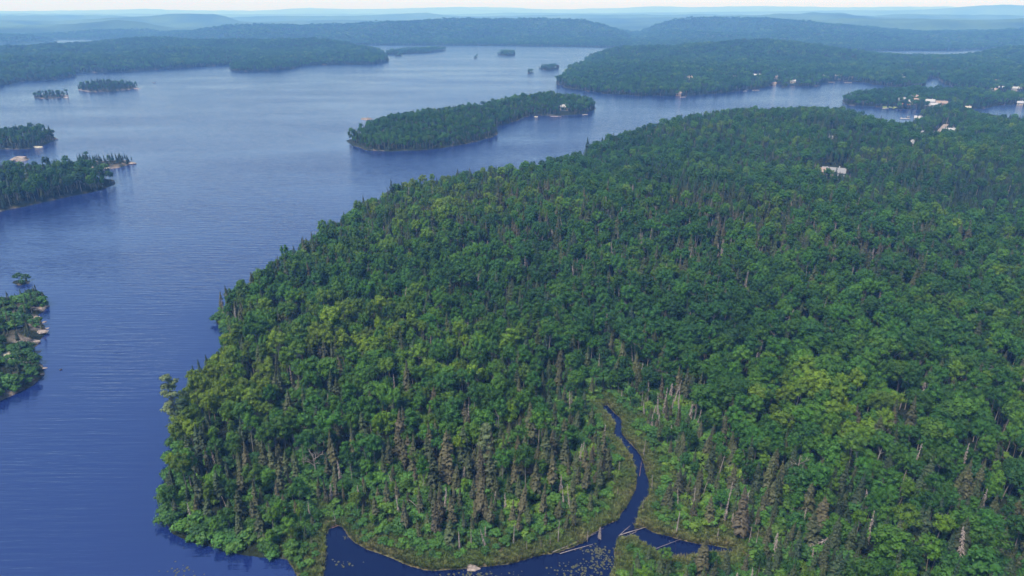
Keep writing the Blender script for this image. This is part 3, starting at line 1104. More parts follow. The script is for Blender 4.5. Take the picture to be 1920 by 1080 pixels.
SPRUCE_BLOBS = [(900, 900, 30, 14, .55), (1090, 880, 18, 16, .45), (1280, 860, 14, 20, .45), (390, 880, 16, 16, .40), (1130, 500, 60, 40, .30), (1330, 420, 80, 40, .25),
                (1560, 850, 60, 40, .12), (1700, 760, 70, 50, .10), (1800, 1000, 40, 26, .05), (1550, 960, 18, 16, .15), (1250, 720, 24, 16, .3), (720, 640, 70, 50, -.14), (620, 760, 40, 30, -.12), (1480, 560, 80, 40, -.10),
                (760, 560, 60, 60, -.12), (1400, 720, 30, 25, -.2), (600, 800, 30, 16, -.1), (1450, 260, 120, 80, .12)]
DEAD_BLOBS = [(1130, 490, 70, 40, .10), (1430, 430, 90, 40, .07), (1240, 730, 20, 22, .25), (1000, 800, 16, 10, .08), (1050, 940, 24, 12, .12), (1370, 960, 14, 10, .2), (380, 880, 16, 14, .10), (720, 700, 14, 10, .08)]
TONE_BLOBS = [(430, 720, 26, 40, .35), (420, 980, 22, 16, .35), (720, 640, 50, 50, .18), (820, 400, 80, 60, .22), (1210, 520, 26, 26, .25), (1650, 860, 20, 14, .16), (1780, 700, 50, 40, .05), (1880, 560, 60, 50, .22),
              (1100, 600, 50, 40, -.08), (1250, 640, 50, 40, -.12), (1480, 600, 90, 30, -.12), (1100, 760, 40, 20, -.12), (1500, 300, 200, 90, -.06), (1800, 320, 150, 60, .14)]

bank = []
for (r0, r1, sp, hd, sd) in ((70, 430, 3.8, 47, 1), (430, 1000, 4.0, 41, 2), (1000, 1750, 5.4, 40, 3), (1750, 3000, 7.2, 39, 4), (3000, 4300, 14.0, 38, 6)):
    P = grid_points(r0, r1, sp, hd, sd)
    z, s, c, w = survey(P)
    ok = (s > np.where(np.hypot(P[:, 0], P[:, 1]) < 240, 1.8, 1.2)) & (w >= 0)
    P, z, s, c, w = P[ok], z[ok], s[ok], c[ok], w[ok]
    bank.append((P, z, s, c, w, np.full(len(P), sp / 4.0 * (.8 if sp > 9 else 1))))
P, z, s, c, w, spf = [np.concatenate(q) for q in zip(*bank)]
R1 = np.random.RandomState(5)
rng_ = np.hypot(P[:, 0], P[:, 1])
landn = np.array(NAMES)[w]
kin = np.array([LANDS[n]['kind'] for n in NAMES])[w]
tfac = np.array([LANDS[n]['tree'] for n in NAMES])[w]
cl = clearance(P)
main = landn == 'peninsula'
keepp = (cl > 0) & (kin != 'bare')
keepp &= ~((c < np.where(P[:, 0] < -33, 1.5, 3.0) + np.where(P[:, 0] < -33, 3, 6.5) * fbm(P, 14, 95)) & main)
base_ = proj(np.column_stack([P, z]))
keepp &= ~((base_[:, 0] > 470) & (base_[:, 0] < 650) & (base_[:, 1] > 1030) & main)
keepp &= ~((kin == 'rocky') & (R1.uniform(size=len(P)) < .42) & (fbm(P, 9, 96) > .45))
keepp &= R1.uniform(size=len(P)) < np.where(kin == 'far', .9, .965)
P, z, s, c, w, spf, rng_, landn, kin, tfac, cl, main = [q[keepp] for q in (P, z, s, c, w, spf, rng_, landn, kin, tfac, cl, main)]
n = len(P)
u1, u2, u3, u4 = [R1.uniform(size=n) for _ in range(4)]
psp = .23 + .09 * (rng_ > 240) + 1.3 * (fbm(P, 60, 81) - .5) + blobs(P, SPRUCE_BLOBS) + .25 * np.clip(1 - s / 10, 0, 1) * (rng_ > 230) + .26 * np.clip(1.4 - c / 26, 0, 1)
psp = np.where(~main, .28 + 1.2 * (fbm(P, 80, 83) - .5) + .35 * (kin == 'rocky') + .25 * np.clip(1 - s / 14, 0, 1), psp)
psp = np.where(np.isin(landn, ['islet_low', 'islet_dark', 'spit_island']), .92, psp)
psp = np.where(rng_ > 1000, psp * .8, psp)
psp = np.clip(psp, .03, .93)
pdead = np.where(main, .026 + .012 * (rng_ > 240) + blobs(P, DEAD_BLOBS) + .03 * np.clip(1.2 - c / 22, 0, 1), .015)
kind_ = np.where(u1 < pdead, 2, np.where(u2 < psp, 1, 0))
hs_ = .86 * (.70 + .46 * fbm(P, 30, 85)) * (.68 + .56 * u3) * np.where(kind_ == 1, .86 + .16 * u4, 1) * tfac * np.where(cl < 1, cl, 1)
hs_ *= np.where(main & (c < 22), .55 + .45 * c / 22, 1)
hs_ *= np.where(main & (s < 7), .62 + .38 * s / 7, 1)
hs_ *= np.where((u4 < .16) & (kind_ == 0), .7, 1)
wide = np.where(rng_ > 1000, spf * .86, .88) * (.80 + .5 * R1.uniform(size=n) ** 1.6) * np.where(kind_ == 1, 1.12, 1.0)
BIG = np.clip(blobs(P, [(1420, 760, 24, 18, 1), (1480, 860, 24, 16, 1), (1560, 700, 40, 20, 1), (1650, 1000, 22, 12, 1), (620, 830, 18, 10, .8), (1190, 650, 40, 22, .8), (1740, 1060, 24, 9, 1), (1580, 800, 24, 12, .8), (560, 690, 30, 16, .7)]), 0, 1) * main * (kind_ == 0)
big_keep = 1 + .18 * BIG
hs_ = hs_ * (1 + .10 * BIG)
wide = wide * big_keep
tone_b = np.clip(.40 + 1.0 * (fbm(P, 48, 91) - .5) + .66 * (R1.uniform(size=n) - .5) + np.where(main, blobs(P, TONE_BLOBS), -.08) + np.where(main, .25 * np.clip(1 - s / 14, 0, 1) * (rng_ < 300), 0), 0, 1)
tone_s = np.clip(.36 + .9 * (fbm(P, 40, 92) - .5) + .55 * (R1.uniform(size=n) - .5) + np.where(main & (rng_ < 420), .04, -.22) + .6 * np.maximum(blobs(P, DEAD_BLOBS), 0) * main, 0, 1)
rotz = R1.uniform(0, 6.283, n)
tiltx, tilty = R1.normal(size=(2, n)) * .045
pick = R1.randint(0, 1000, n)
tone_ = np.where(kind_ == 0, tone_b, tone_s)
TP = np.column_stack([P, z - .1])
SCL = np.column_stack([hs_ * wide, hs_ * wide, hs_])
href = np.array([14.0, 14.0, 11.0])[kind_]
mid = proj(TP + np.column_stack([np.zeros(n), np.zeros(n), hs_ * href * .75]))
inframe = (mid[:, 0] > -10) & (mid[:, 0] < 1930) & (mid[:, 1] > 0) & (mid[:, 1] < 1085)
bigness = np.where(inframe & main, hs_ * href / mid[:, 2], 0)

# ------------------------------------------------------------------ words that single out a tree
MARKS = [(335, 790, 'by the tall pine on the point'), (345, 900, 'on the bulge below the tall pine'), (400, 1000, 'at the dark lake edge, bottom left'), (500, 1010, 'at the blunt tip of the point'),
         (580, 1030, 'on the spit between lake and pond'), (500, 880, 'inland of the blunt tip'), (600, 850, 'around the bare grey birch'), (635, 940, 'above the muddy pond inlet'), (450, 740, 'inland of the tall pine'),
         (600, 700, 'in the upland left of centre'), (720, 950, 'above the pond'), (760, 1010, 'on the bank of the pond'), (740, 830, 'between bare birch and mauve spruce'), (860, 960, 'behind the white bank snag'),
         (900, 850, 'left of the mauve dead spruce'), (1000, 800, 'around the mauve dead spruce'), (960, 940, 'on the bank bend of the pond'), (1060, 960, 'left of the creek mouth'), (1110, 880, 'left of the middle creek'),
         (1100, 780, 'left of the creek head'), (850, 720, 'in the middle of the forest'), (1050, 700, 'uphill of the creek head'), (1240, 730, 'around the tall grey spires'), (1230, 840, 'right of the upper creek'), (1260, 920, 'right of the middle creek'),
         (1280, 990, 'behind the side pool'), (1300, 1060, 'on the marsh below the side pool'), (1370, 960, 'around the leaning dead pair'), (1340, 860, 'upslope of the side pool'), (1420, 1060, 'below the feathery pale spruce'), (1450, 1000, 'by the feathery pale spruce'),
         (1520, 990, 'around the toppled brown spruce'), (1480, 880, 'around the bare pinkish treetop'), (1400, 770, 'upslope of the leaning dead pair'), (1560, 1065, 'at bottom edge below the toppled spruce'), (1640, 1000, 'right of the toppled brown spruce'),
         (1700, 1060, 'at the bottom edge, right'), (1840, 1050, 'in the bottom right corner'), (1740, 940, 'in the lower right woods'), (1870, 940, 'at the right edge, low'), (1640, 880, 'around the yellow-green clump'), (1560, 780, 'above the yellow-green clump'),
         (1760, 830, 'in the right woods'), (1880, 820, 'at the right edge, middle'), (1700, 730, 'below the twin pale treetops'), (1850, 690, 'by the twin pale treetops'), (1560, 700, 'in the wooded hollow right')]
MXY = np.array([(a, b) for a, b, _ in MARKS], float)
ORD = ['leftmost', 'second from left', 'third from left', 'fourth from left', 'fifth from left', 'sixth from left', 'seventh from left', 'eighth from left', 'ninth from left', 'tenth from left']


def name_each(items, noun):
    """items: (px, py, look) -> one label each that holds for that one only"""
    out = [None] * len(items)
    groups = {}
    for i, (px, py, look) in enumerate(items):
        d = ((MXY - (px, py)) * (1, 1.25)) ** 2
        groups.setdefault((int(d.sum(1).argmin()), look), []).append(i)
    for (k, look), idx in groups.items():
        idx.sort(key=lambda i: -items[i][1])
        nrow = max(1, math.ceil(len(idx) / 7))
        names = {1: [''], 2: ['front ', 'back '], 3: ['front ', 'middle ', 'back '], 4: ['front ', 'second ', 'third ', 'back ']}.get(nrow) or ['row %d ' % (q + 1) for q in range(nrow)]
        per = math.ceil(len(idx) / nrow)
        for r_ in range(nrow):
            row = sorted(idx[r_ * per:(r_ + 1) * per], key=lambda i: items[i][0])
            for q, i in enumerate(row):
                if len(row) == 1 and nrow == 1:
                    out[i] = 'the only %s %s %s' % (look, noun, MARKS[k][2])
                else:
                    out[i] = '%s of the %s%s %ss %s' % (ORD[q], (names[r_] + 'row ' if nrow > 1 else ''), look, noun, MARKS[k][2])
                    out[i] = out[i].replace(' of the ' + names[r_] + 'row ', ', ' + names[r_] + 'row of ') if nrow > 1 else out[i]
    return out


def look_of(k, t, hsc):
    if k == 0:
        return ['dark blue-green', 'mid green', 'fresh green', 'yellow-green'][min(3, int(t * 4))]
    if k == 1:
        return ['dark green', 'olive', 'brownish', 'rusty brown'][min(3, int(t * 4))]
    return ''


single = np.zeros(n, bool)
for k, (K, noun, group, cat) in enumerate(((BROAD, 'broadleaf tree', 'broadleaf trees of the near forest', 'tree'), (SPRUCE, 'spruce', 'spruces of the near forest', 'spruce'))):
    cand = np.where((kind_ == k) & (bigness > 0))[0]
    cand = cand[np.argsort(-bigness[cand])][:296]
    single[cand] = True
    labs = name_each([(mid[i, 0], mid[i, 1], look_of(k, tone_[i], hs_[i])) for i in cand], noun)
    for i, lab in zip(cand, labs):
        place(K, pick[i] % len(K.tr), TP[i], rotz[i], SCL[i], tone_[i], lab, cat, group, (tiltx[i], tilty[i]))
cand = np.where((kind_ == 2) & (bigness > 0) & (rng_ < 420))[0]
cand = cand[np.argsort(-bigness[cand])][:150]
single[cand] = True
dsel = [(mid[i, 0], mid[i, 1], ['grey fringed', 'grey slender', 'grey bushy', 'thin grey'][pick[i] % 4]) for i in cand]
for i, lab in zip(cand, name_each(dsel, 'dead spruce')):
    place(DEADC, pick[i] % 4, TP[i], rotz[i], SCL[i] * (1.05 if pick[i] % 3 else .9), 0, lab, 'dead tree', 'dead spruces in the forest', (tiltx[i] * 2, tilty[i] * 2))

MASS = {'peninsula': 'the wooded peninsula', 'long_island': 'the long wooded island'}
for k, K, nm, lab in ((0, BROAD, 'broadleaf_forest', 'green broadleaf canopy of the peninsula running back to the bay'), (1, SPRUCE, 'spruce_forest', 'spruces mixed through the peninsula canopy behind the nearest trees'),
                      (2, DEADC, 'dead_spruce_forest', 'grey and brown dead spruces scattered in the far canopy')):
    i = np.where((kind_ == k) & ~single & main)[0]
    scatter(nm, lab, 'forest', K.coll, TP[i], pick[i] % len(K.tr), np.column_stack([tiltx[i], tilty[i], rotz[i]]), SCL[i], tone_[i])
WOODS = [('near_left_island', 'scrubby trees of the rocky island at the left edge'), ('near_left_islet', 'low trees of the small islet above the rocky left island'), ('left_headland', 'dense woods of the headland at the left edge'),
         ('spit_island', 'spiky conifers on the narrow island behind the left headland'), ('left_island', 'woods of the island at the left edge above the headland'), ('islet_low', 'conifers of the small far left islet'),
         ('islet_dark', 'dark conifers of the oval islet in the upper left lake'), ('long_island', 'green woods covering the long island in the middle of the lake'), ('mid_islet_dot', 'tiny wooded dot of an islet far out'),
         ('mid_islet_round', 'round wooded islet far out in mid lake'), ('mid_islet_wide', 'low wooded islet off the right point'), ('mid_islet_small', 'tiny wooded islet beside the low wooded one'),
         ('left_far_land', 'hazy woods of the far left shore and its hills'), ('thin_spit', 'thin wooded spit ending the far left shore'), ('thin_spit_islet', 'tiny wooded islet in front of the thin spit'),
         ('left_hill_far', 'blue woods on the far hill at the left edge'), ('right_mid_land', 'hazy woods of the far right shore and hills'), ('cove_islet', 'tiny wooded islet in the cove of the right shore'),
         ('village_island', 'woods around the houses of the village island'), ('far_land', 'blue woods at the foot of the far ridges')]
for nm, lab in WOODS:
    for k, K, suf in ((0, BROAD, 'broadleaf'), (1, SPRUCE, 'conifer')):
        i = np.where((kind_ == k) & (landn == nm))[0] if k == 0 else np.where((kind_ >= 1) & (landn == nm))[0]
        if len(i):
            scatter(suf + '_woods', ('broadleaf ' if k == 0 else 'conifer ') + 'part of the ' + lab, 'woods', K.coll, TP[i], pick[i] % len(K.tr), np.column_stack([tiltx[i], tilty[i], rotz[i]]), SCL[i], tone_[i])
print('TREES', n, 'single', single.sum())

# ------------------------------------------------------------------ shrubs and marsh grass
P2 = grid_points(70, 470, 2.3, 47, 8)
P2 = P2[np.hypot(P2[:, 0], P2[:, 1]) < 470]
z2, s2, c2, w2 = survey(P2)
l2 = np.array(NAMES + [''])[w2]
R2 = np.random.RandomState(9)
mainp = l2 == 'peninsula'
nn = fbm(P2, 9, 101)
okm = mainp & (((c2 > np.where(P2[:, 0] < -33, 1, 1.6) + np.where(P2[:, 0] < -33, 2, 4.2) * nn) & (c2 < 26) & (R2.uniform(size=len(P2)) < .80)) | ((s2 > .25) & (s2 < 6) & (c2 > 20) & (R2.uniform(size=len(P2)) < .92)))
okf = mainp & (np.hypot(P2[:, 0], P2[:, 1]) < 360) & (c2 >= 20) & (s2 > 5) & (R2.uniform(size=len(P2)) < .22)
oki = np.isin(l2, ['near_left_island', 'near_left_islet']) & (s2 > .8) & (fbm(P2, 7, 103) > .46) & (R2.uniform(size=len(P2)) < .8)
sel = (okm | oki | okf) & (s2 > .25) & (clearance(P2) > .05)
P2, z2, s2, c2, l2 = P2[sel], z2[sel], s2[sel], c2[sel], l2[sel]
n2_ = len(P2)
sc2 = (.55 + .75 * R2.uniform(size=n2_)) * np.clip(.5 + c2 / 18, .5, 1.15)
sc2 = np.where((s2 < 6) & (c2 > 20), sc2 * 1.05, sc2)
t2 = np.clip(.45 + 1.1 * (fbm(P2, 14, 105) - .5) + .5 * (R2.uniform(size=n2_) - .5) - .15 * (l2 != 'peninsula') - .14 * ((s2 < 6) & (c2 > 20)), 0, 1)
rz2 = R2.uniform(0, 6.28, n2_)
pk2 = R2.randint(0, 4, n2_)
TP2 = np.column_stack([P2, z2 - .05])
m2 = proj(TP2 + np.array([0, 0, 1.3]))
inf2 = (m2[:, 0] > 0) & (m2[:, 0] < 1920) & (m2[:, 1] < 1080)
vis2 = np.where(inf2 & ((c2 < 14) | (l2 != 'peninsula') | (m2[:, 0] < 620)), sc2 / m2[:, 2], 0)
o2 = np.argsort(-vis2)[:280]
o2 = o2[vis2[o2] > 0]
sing2 = np.zeros(n2_, bool)
sing2[o2] = True
for i, lab in zip(o2, name_each([(m2[i, 0], m2[i, 1], ['deep green', 'mid green', 'bright green', 'yellowish'][min(3, int(t2[i] * 4))]) for i in o2], 'shrub')):
    place(SHRUB, pk2[i], TP2[i], rz2[i], (sc2[i] * 1.1, sc2[i] * 1.1, sc2[i]), t2[i], lab, 'shrub', 'shrubs along the pond, creek and lake edge')
i = np.where(~sing2)[0]
scatter('undergrowth', 'bushes filling the banks and shores behind the nearest shrubs', 'undergrowth', SHRUB.coll, TP2[i], pk2[i], np.column_stack([0 * rz2[i], 0 * rz2[i], rz2[i]]), np.column_stack([sc2[i] * 1.1, sc2[i] * 1.1, sc2[i]]), t2[i])

P3 = grid_points(70, 300, .55, 30, 12)
z3, s3, c3, w3 = survey(P3)
R3 = np.random.RandomState(13)
n3f = fbm(P3, 5, 111)
ok3 = (w3 == 0) & (s3 > .3) & (c3 < 13) & (R3.uniform(size=len(P3)) < np.clip(1.35 - c3 / 12, 0, 1) * np.clip((n3f - .12) * 5, .15, 1))
P3, z3, c3 = P3[ok3], z3[ok3], c3[ok3]
k3 = len(P3)
sc3 = .45 + .6 * R3.uniform(size=k3)
t3 = np.clip(.15 + .55 * fbm(P3, 7, 115) + .5 * np.clip(1 - c3 / 4, 0, 1) * fbm(P3, 3, 116) + .25 * (R3.uniform(size=k3) - .5), 0, 1)
scatter('marsh_grass', 'olive and straw coloured sedge along the pond and creek banks', 'marsh grass', TUFTS, np.column_stack([P3, z3 - .03]), R3.randint(0, 4, k3),
        np.column_stack([np.zeros(k3), np.zeros(k3), R3.uniform(0, 6.28, k3)]), np.column_stack([sc3 * 1.3, sc3 * 1.3, sc3]), t3)
print('SHRUBS', n2_, 'TUFTS', k3)

# floating leaves on the pond
lp = MB()
R4 = np.random.RandomState(15)
for (px, py, rx, ry, cnt) in ((1095, 1068, 46, 12, 110), (1118, 1034, 20, 8, 60), (1130, 1050, 22, 14, 70), (640, 1058, 22, 6, 14), (660, 1006, 14, 6, 40), (890, 1076, 60, 6, 60), (1175, 925, 6, 12, 20), (340, 1070, 30, 8, 22), (1178, 850, 4, 20, 26)):
    for _ in range(cnt):
        a, b = px + R4.normal() * rx * .6, py + R4.normal() * ry * .6
        q = pix([(a, b)])[0]
        if survey(q[None])[1][0] > -.15:
            continue
        rad = R4.uniform(.08, .34)
        g0 = R4.uniform(0, 6.28)
        V = [(q[0] + rad * math.cos(g0 + t * .9), q[1] + rad * math.sin(g0 + t * .9), .012 + .006 * R4.uniform()) for t in range(7)]
        lp.add(V, [tuple(range(7))])
M_PAD = plain('lily_pads', (.03, .04, .016), .5, .3, 4, (.06, .055, .032))
tag(link('lily_pads', lp.mesh('lily_pads', M_PAD)), 'scattered floating leaves on the dark pond water', 'lily pads', kind='stuff')

# ------------------------------------------------------------------ single dead trees, pines and logs that stand out
used_labels = set()


def stand(kind, i, px, py, h, label, cat, tone=0, wid=1.0, tilt=(0, 0), rz=None, group=None, name=None):
    x, y, zz = on_ground(px, py)
    s_ = h / kind.hs[i]
    return place(kind, i, (x, y, zz - .1), random.uniform(0, 6.28) if rz is None else rz, (s_ * wid, s_ * wid, s_), tone, label, cat, group, tilt, name)


stand(PINE, 0, 337, 812, 21, 'tall pale green pine rising above the trees on the left lake point', 'pine', .95, 1.05)
stand(PINE, 1, 352, 815, 13, 'shorter dark pine close behind the tall lake point pine', 'pine', .2)
stand(PINE, 1, 913, 880, 15, 'bright bushy pine in the forest below the mauve dead spruce', 'pine', .95)
stand(SPRUCE, 3, 737, 382, 17, 'lone tall dark spruce standing above the far lakeside treetops', 'spruce', .05, 1.3)
stand(SPRUCE, 3, 756, 376, 13, 'shorter dark spruce beside the lone tall lakeside spruce', 'spruce', .05, 1.2)
stand(SPRUCE, 1, 1101, 296, 19, 'single tall spruce on the corner where the far shore turns right', 'spruce', .05, 1.2)
for (px, py, h) in ((372, 742, 12), (384, 735, 13), (395, 722, 12), (512, 548, 12), (540, 520, 11), (556, 505, 13), (570, 485, 12), (604, 460, 11), (618, 452, 12), (648, 432, 12), (690, 408, 11)):
    stand(SPRUCE, random.randrange(6), px, py, h, 'narrow dark spruce on the %s' % {372: 'shore just right of the lakeside pine tops', 384: 'shore, second of three right of the pine', 395: 'shore, third of three right of the pine',
          512: 'west shore above the little notch', 540: 'west shore left of the close pair', 556: 'west shore, taller of the close pair', 570: 'west shore, upper of the close pair', 604: 'northwest shore left of a twin', 618: 'northwest shore right of its twin', 648: 'northwest shore halfway to the lone spruce', 690: 'northwest shore just left of the lone spruce'}[px], 'spruce', .08, 1.0, group='spiky spruces along the lake shore')
for (k, i, px, py, h, wid, lab) in (
        (DEADC, 2, 862, 1030, 6.0, .55, 'thin white dead spruce standing in the marsh on the pond bank'),
        (DEADC, 2, 1001, 826, 8.0, 1.3, 'broad mauve grey dead spruce in the middle of the dark spruces'),
        (DEADC, 0, 1222, 803, 5.5, 1.2, 'short pale dead spruce right of the creek head'),
        (DEADC, 1, 1243, 782, 10.5, .8, 'tallest grey dead spire right of the creek head'),
        (DEADC, 3, 1257, 790, 8.5, .8, 'second grey dead spire just right of the tallest one'),
        (DEADC, 0, 1232, 812, 7, 1.0, 'reddish fringed dead spruce below the tallest spire'),
        (DEADC, 1, 927, 968, 7.5, .8, 'pale dead spruce with bare tip in the brown spruces left of the bank bend'),
        (SNAG, 2, 1046, 1018, 7.0, .8, 'tall bare snag on the bank left of the creek mouth'),
        (SNAG, 0, 1268, 1000, 6.0, .9, 'straight pale snag on the marsh bank behind the side pool'),
        (DEADC, 3, 1206, 856, 6.0, .7, 'slim grey dead spruce beside the creek on its right bank'),
        (SNAG, 1, 1222, 918, 5.0, .6, 'thin bare snag beside the right bank of the middle creek'),
        (SNAG, 1, 1204, 956, 3.2, .6, 'short bare stub on the right bank by the creek mouth'),
        (DEADC, 3, 1160, 892, 5.0, .8, 'slim dead spruce in the sedge left of the middle creek'),
        (SNAG, 1, 1158, 930, 2.8, .6, 'short white stub in the sedge left of the middle creek'),
        (DEADC, 1, 1130, 838, 7.5, .9, 'tall grey dead spruce left of the narrow creek'),
        (DEADC, 2, 1124, 1010, 3.6, 1.2, 'low spreading grey dead spruce at the tip of the creek mouth bank'),
        (DEADC, 3, 1101, 1016, 3.8, .9, 'small pointed dead spruce left of the creek mouth tip'),
        (SNAG, 0, 963, 1021, 6.0, .7, 'thin straight snag on the bank bend of the pond'),
        (SNAG, 1, 988, 1034, 3.0, .6, 'short leaning stub at the water of the bank bend'),
        (SNAG, 1, 1014, 1028, 2.6, .6, 'second short stub along the bank bend'),
        (SNAG, 1, 1032, 1024, 3.0, .6, 'third short stub along the bank bend'),
        (DEADC, 0, 910, 1012, 4.5, .8, 'small grey drooping dead spruce behind the pond marsh'),
        (DEADC, 2, 1451, 1042, 6.6, .95, 'pale feathery dead spruce, brightest in the lower right'),
        (DEADC, 3, 1472, 1040, 4.5, .7, 'thin dead spruce just right of the pale feathery one'),
        (DEADC, 1, 1358, 980, 8.5, .85, 'pale dead spruce upslope of the dark ditch'),
        (SNAG, 2, 1403, 1026, 6.0, .8, 'broken snag with a ragged stub left of the hooked one'),
        (SNAG, 0, 1415, 1032, 6.0, .5, 'thin hooked snag above the tangle of roots'),
        (DEADC, 3, 1345, 1008, 3.0, 1.2, 'small grey cone shaped dead spruce by the dark ditch'),
        (DEADC, 0, 622, 944, 6.5, 1.1, 'grey dead spruce above the muddy inlet, left one'),
        (DEADC, 0, 673, 946, 6.0, 1.0, 'grey dead spruce above the pond, right of the inlet'),
        (DEADC, 1, 740, 740, 7.5, .8, 'white dead spruce deep in the green forest left of centre'),
        (SNAG, 0, 630, 982, 4.0, .6, 'thin white snag standing in the mud of the inlet'),
        (DEADC, 2, 484, 792, 8.0, .9, 'mauve dead spruce inland of the tall pine'),
        (DEADC, 1, 1445, 905, 8.0, .7, 'pale spire of a dead spruce above the feathery one'),
        (SNAG, 2, 1300, 960, 7.0, .8, 'pale trunk right of the brown spruce group by the creek'),
        (SNAG, 2, 1345, 900, 8.0, .8, 'bare trunk upslope of the brown spruce group')):
    o = stand(k, i, px, py, h, lab, 'dead tree' if k is DEADC else 'snag', 0, wid, (random.uniform(-.06, .06), random.uniform(-.06, .06)), group='standing deadwood round the pond and creek')
stand(DEADB, 0, 594, 893, 9.5, 'bare grey birch with spreading limbs among green birches', 'dead tree', 0, 1.3)
stand(DEADB, 1, 1491, 905, 9.0, 'bare pinkish crown of a dead tree in the lower right woods', 'dead tree', 0, 1.1)
stand(DEADB, 0, 449, 752, 8, 'bare white limbs of a dead tree inland of the tall pine', 'dead tree', 0, 1.2)
stand(DEADB, 1, 1838, 716, 9, 'right one of the twin pale bare treetops near the right edge', 'dead tree', 0, 1.1)
stand(DEADB, 0, 1784, 738, 9, 'left one of the twin pale bare treetops near the right edge', 'dead tree', 0, 1.1)
for (px, py, h, wid, t, lab) in ((1250, 955, 9, 1.25, .55, 'big brown spruce right of the middle creek, left of the pair'), (1270, 930, 9.5, 1.1, .6, 'second big brown spruce behind the first one by the creek'), (1306, 940, 11, 1.05, .6, 'olive brown spruce with thin top right of the brown pair'),
                             (1386, 1010, 16, .9, .9, 'tall shaggy brown spruce leaning over the dark ditch'), (1535, 1000, 11, 1.5, .8, 'broad rusty spruce whose crown stands behind the toppled trunk'), (1310, 1088, 12, 1.3, .75, 'brown spruce at the bottom edge below the side pool')):
    stand(SPRUCE, 0, px, py, h, lab, 'spruce', t, wid, group='big browned spruces near the creek')
# leaning trees and logs
x, y, zz = on_ground(1484, 1045)
place(DEADC, 1, (x, y, zz), 0, (1.1, 1.1, 1.0), 0, 'toppled brown dead spruce leaning right in the lower right woods', 'dead tree', None, (0, math.radians(52)), None)


def log(px0, py0, px1, py1, rad, label, red=False, z0=.25, z1=.35):
    rad = rad * .72
    a = np.array([*pix([(px0, py0)], z0)[0], z0])
    b = np.array([*pix([(px1, py1)], z1)[0], z1])
    c_ = (a + b) / 2
    h0 = max(0.0, float(height_at(c_[:2])[0]))
    a = a + (0, 0, h0)
    b = b + (0, 0, h0)
    mb = MB()
    d = (b - a) / np.linalg.norm(b - a)
    mb.tube([a, a + (b - a) * .35 + (0, 0, .06), a + (b - a) * .7, b], [rad, rad * .85, rad * .65, rad * .3], 7)
    o = link('fallen_log', mb.mesh('fallen_log', M_DEADRED if red else M_DEAD))
    br = MB()
    for k in range(7):
        t = random.uniform(.3, .95)
        p = a + (b - a) * t
        v = np.array([random.uniform(-1, 1), random.uniform(-1, 1), random.uniform(0, .7)])
        br.tube([p, p + v * random.uniform(.3, .8)], [rad * .3, rad * .1], 4, False)
    link('branch', br.mesh('branch', M_DEAD), o)
    return tag(o, label, 'log', 'fallen logs round the pond and creek')


log(1138, 966, 1155, 956, .10, 'pale fallen pole on the left bank above the creek mouth')
log(1182, 906, 1192, 920, .12, 'dark log slanting into the creek from its left bank', True)
log(1199, 893, 1203, 865, .10, 'dark log floating lengthwise in the middle creek', True, .05, .1)
log(1163, 1003, 1212, 988, .16, 'grey log lying across the mouth of the side pool')
log(1168, 1011, 1195, 995, .12, 'second grey log in the dam beside the side pool')
log(1160, 1005, 1182, 985, .10, 'short driftwood pole propped on the side pool dam')
log(1222, 1032, 1278, 1010, .07, 'thin pole lying across the side pool')
log(1226, 1046, 1240, 1030, .08, 'pale branch lying on the marsh mat below the side pool')
log(1180, 1046, 1215, 1052, .08, 'grey stick on the marsh mat beside the open creek')
log(1036, 1036, 1100, 1010, .16, 'long grey driftwood log along the bank left of the creek mouth')
log(1050, 1038, 1112, 1020, .13, 'second driftwood log, nearest the water left of the creek mouth')
log(1064, 1024, 1118, 1000, .12, 'driftwood log highest on the bank left of the creek mouth')
log(1088, 1012, 1132, 990, .10, 'driftwood pole pointing at the creek mouth tip')
log(1396, 1046, 1430, 1034, .16, 'brown log in the root tangle below the hooked snag', True)
log(1392, 1034, 1412, 1052, .13, 'brown log crossing the root tangle below the hooked snag', True)
log(1404, 1052, 1424, 1030, .10, 'grey pole standing out of the root tangle', False, .3, 1.2)
log(768, 945, 788, 962, .10, 'white leaning birch pole in the trees above the pond', False, 4, 2)
log(610, 976, 634, 986, .12, 'dark log in the mud of the pond inlet', True)
log(622, 990, 646, 982, .10, 'second dark log in the mud of the pond inlet', True)
log(1266, 830, 1290, 852, .12, 'bent grey trunk fallen right of the creek head', False, 3.5, 1.5)

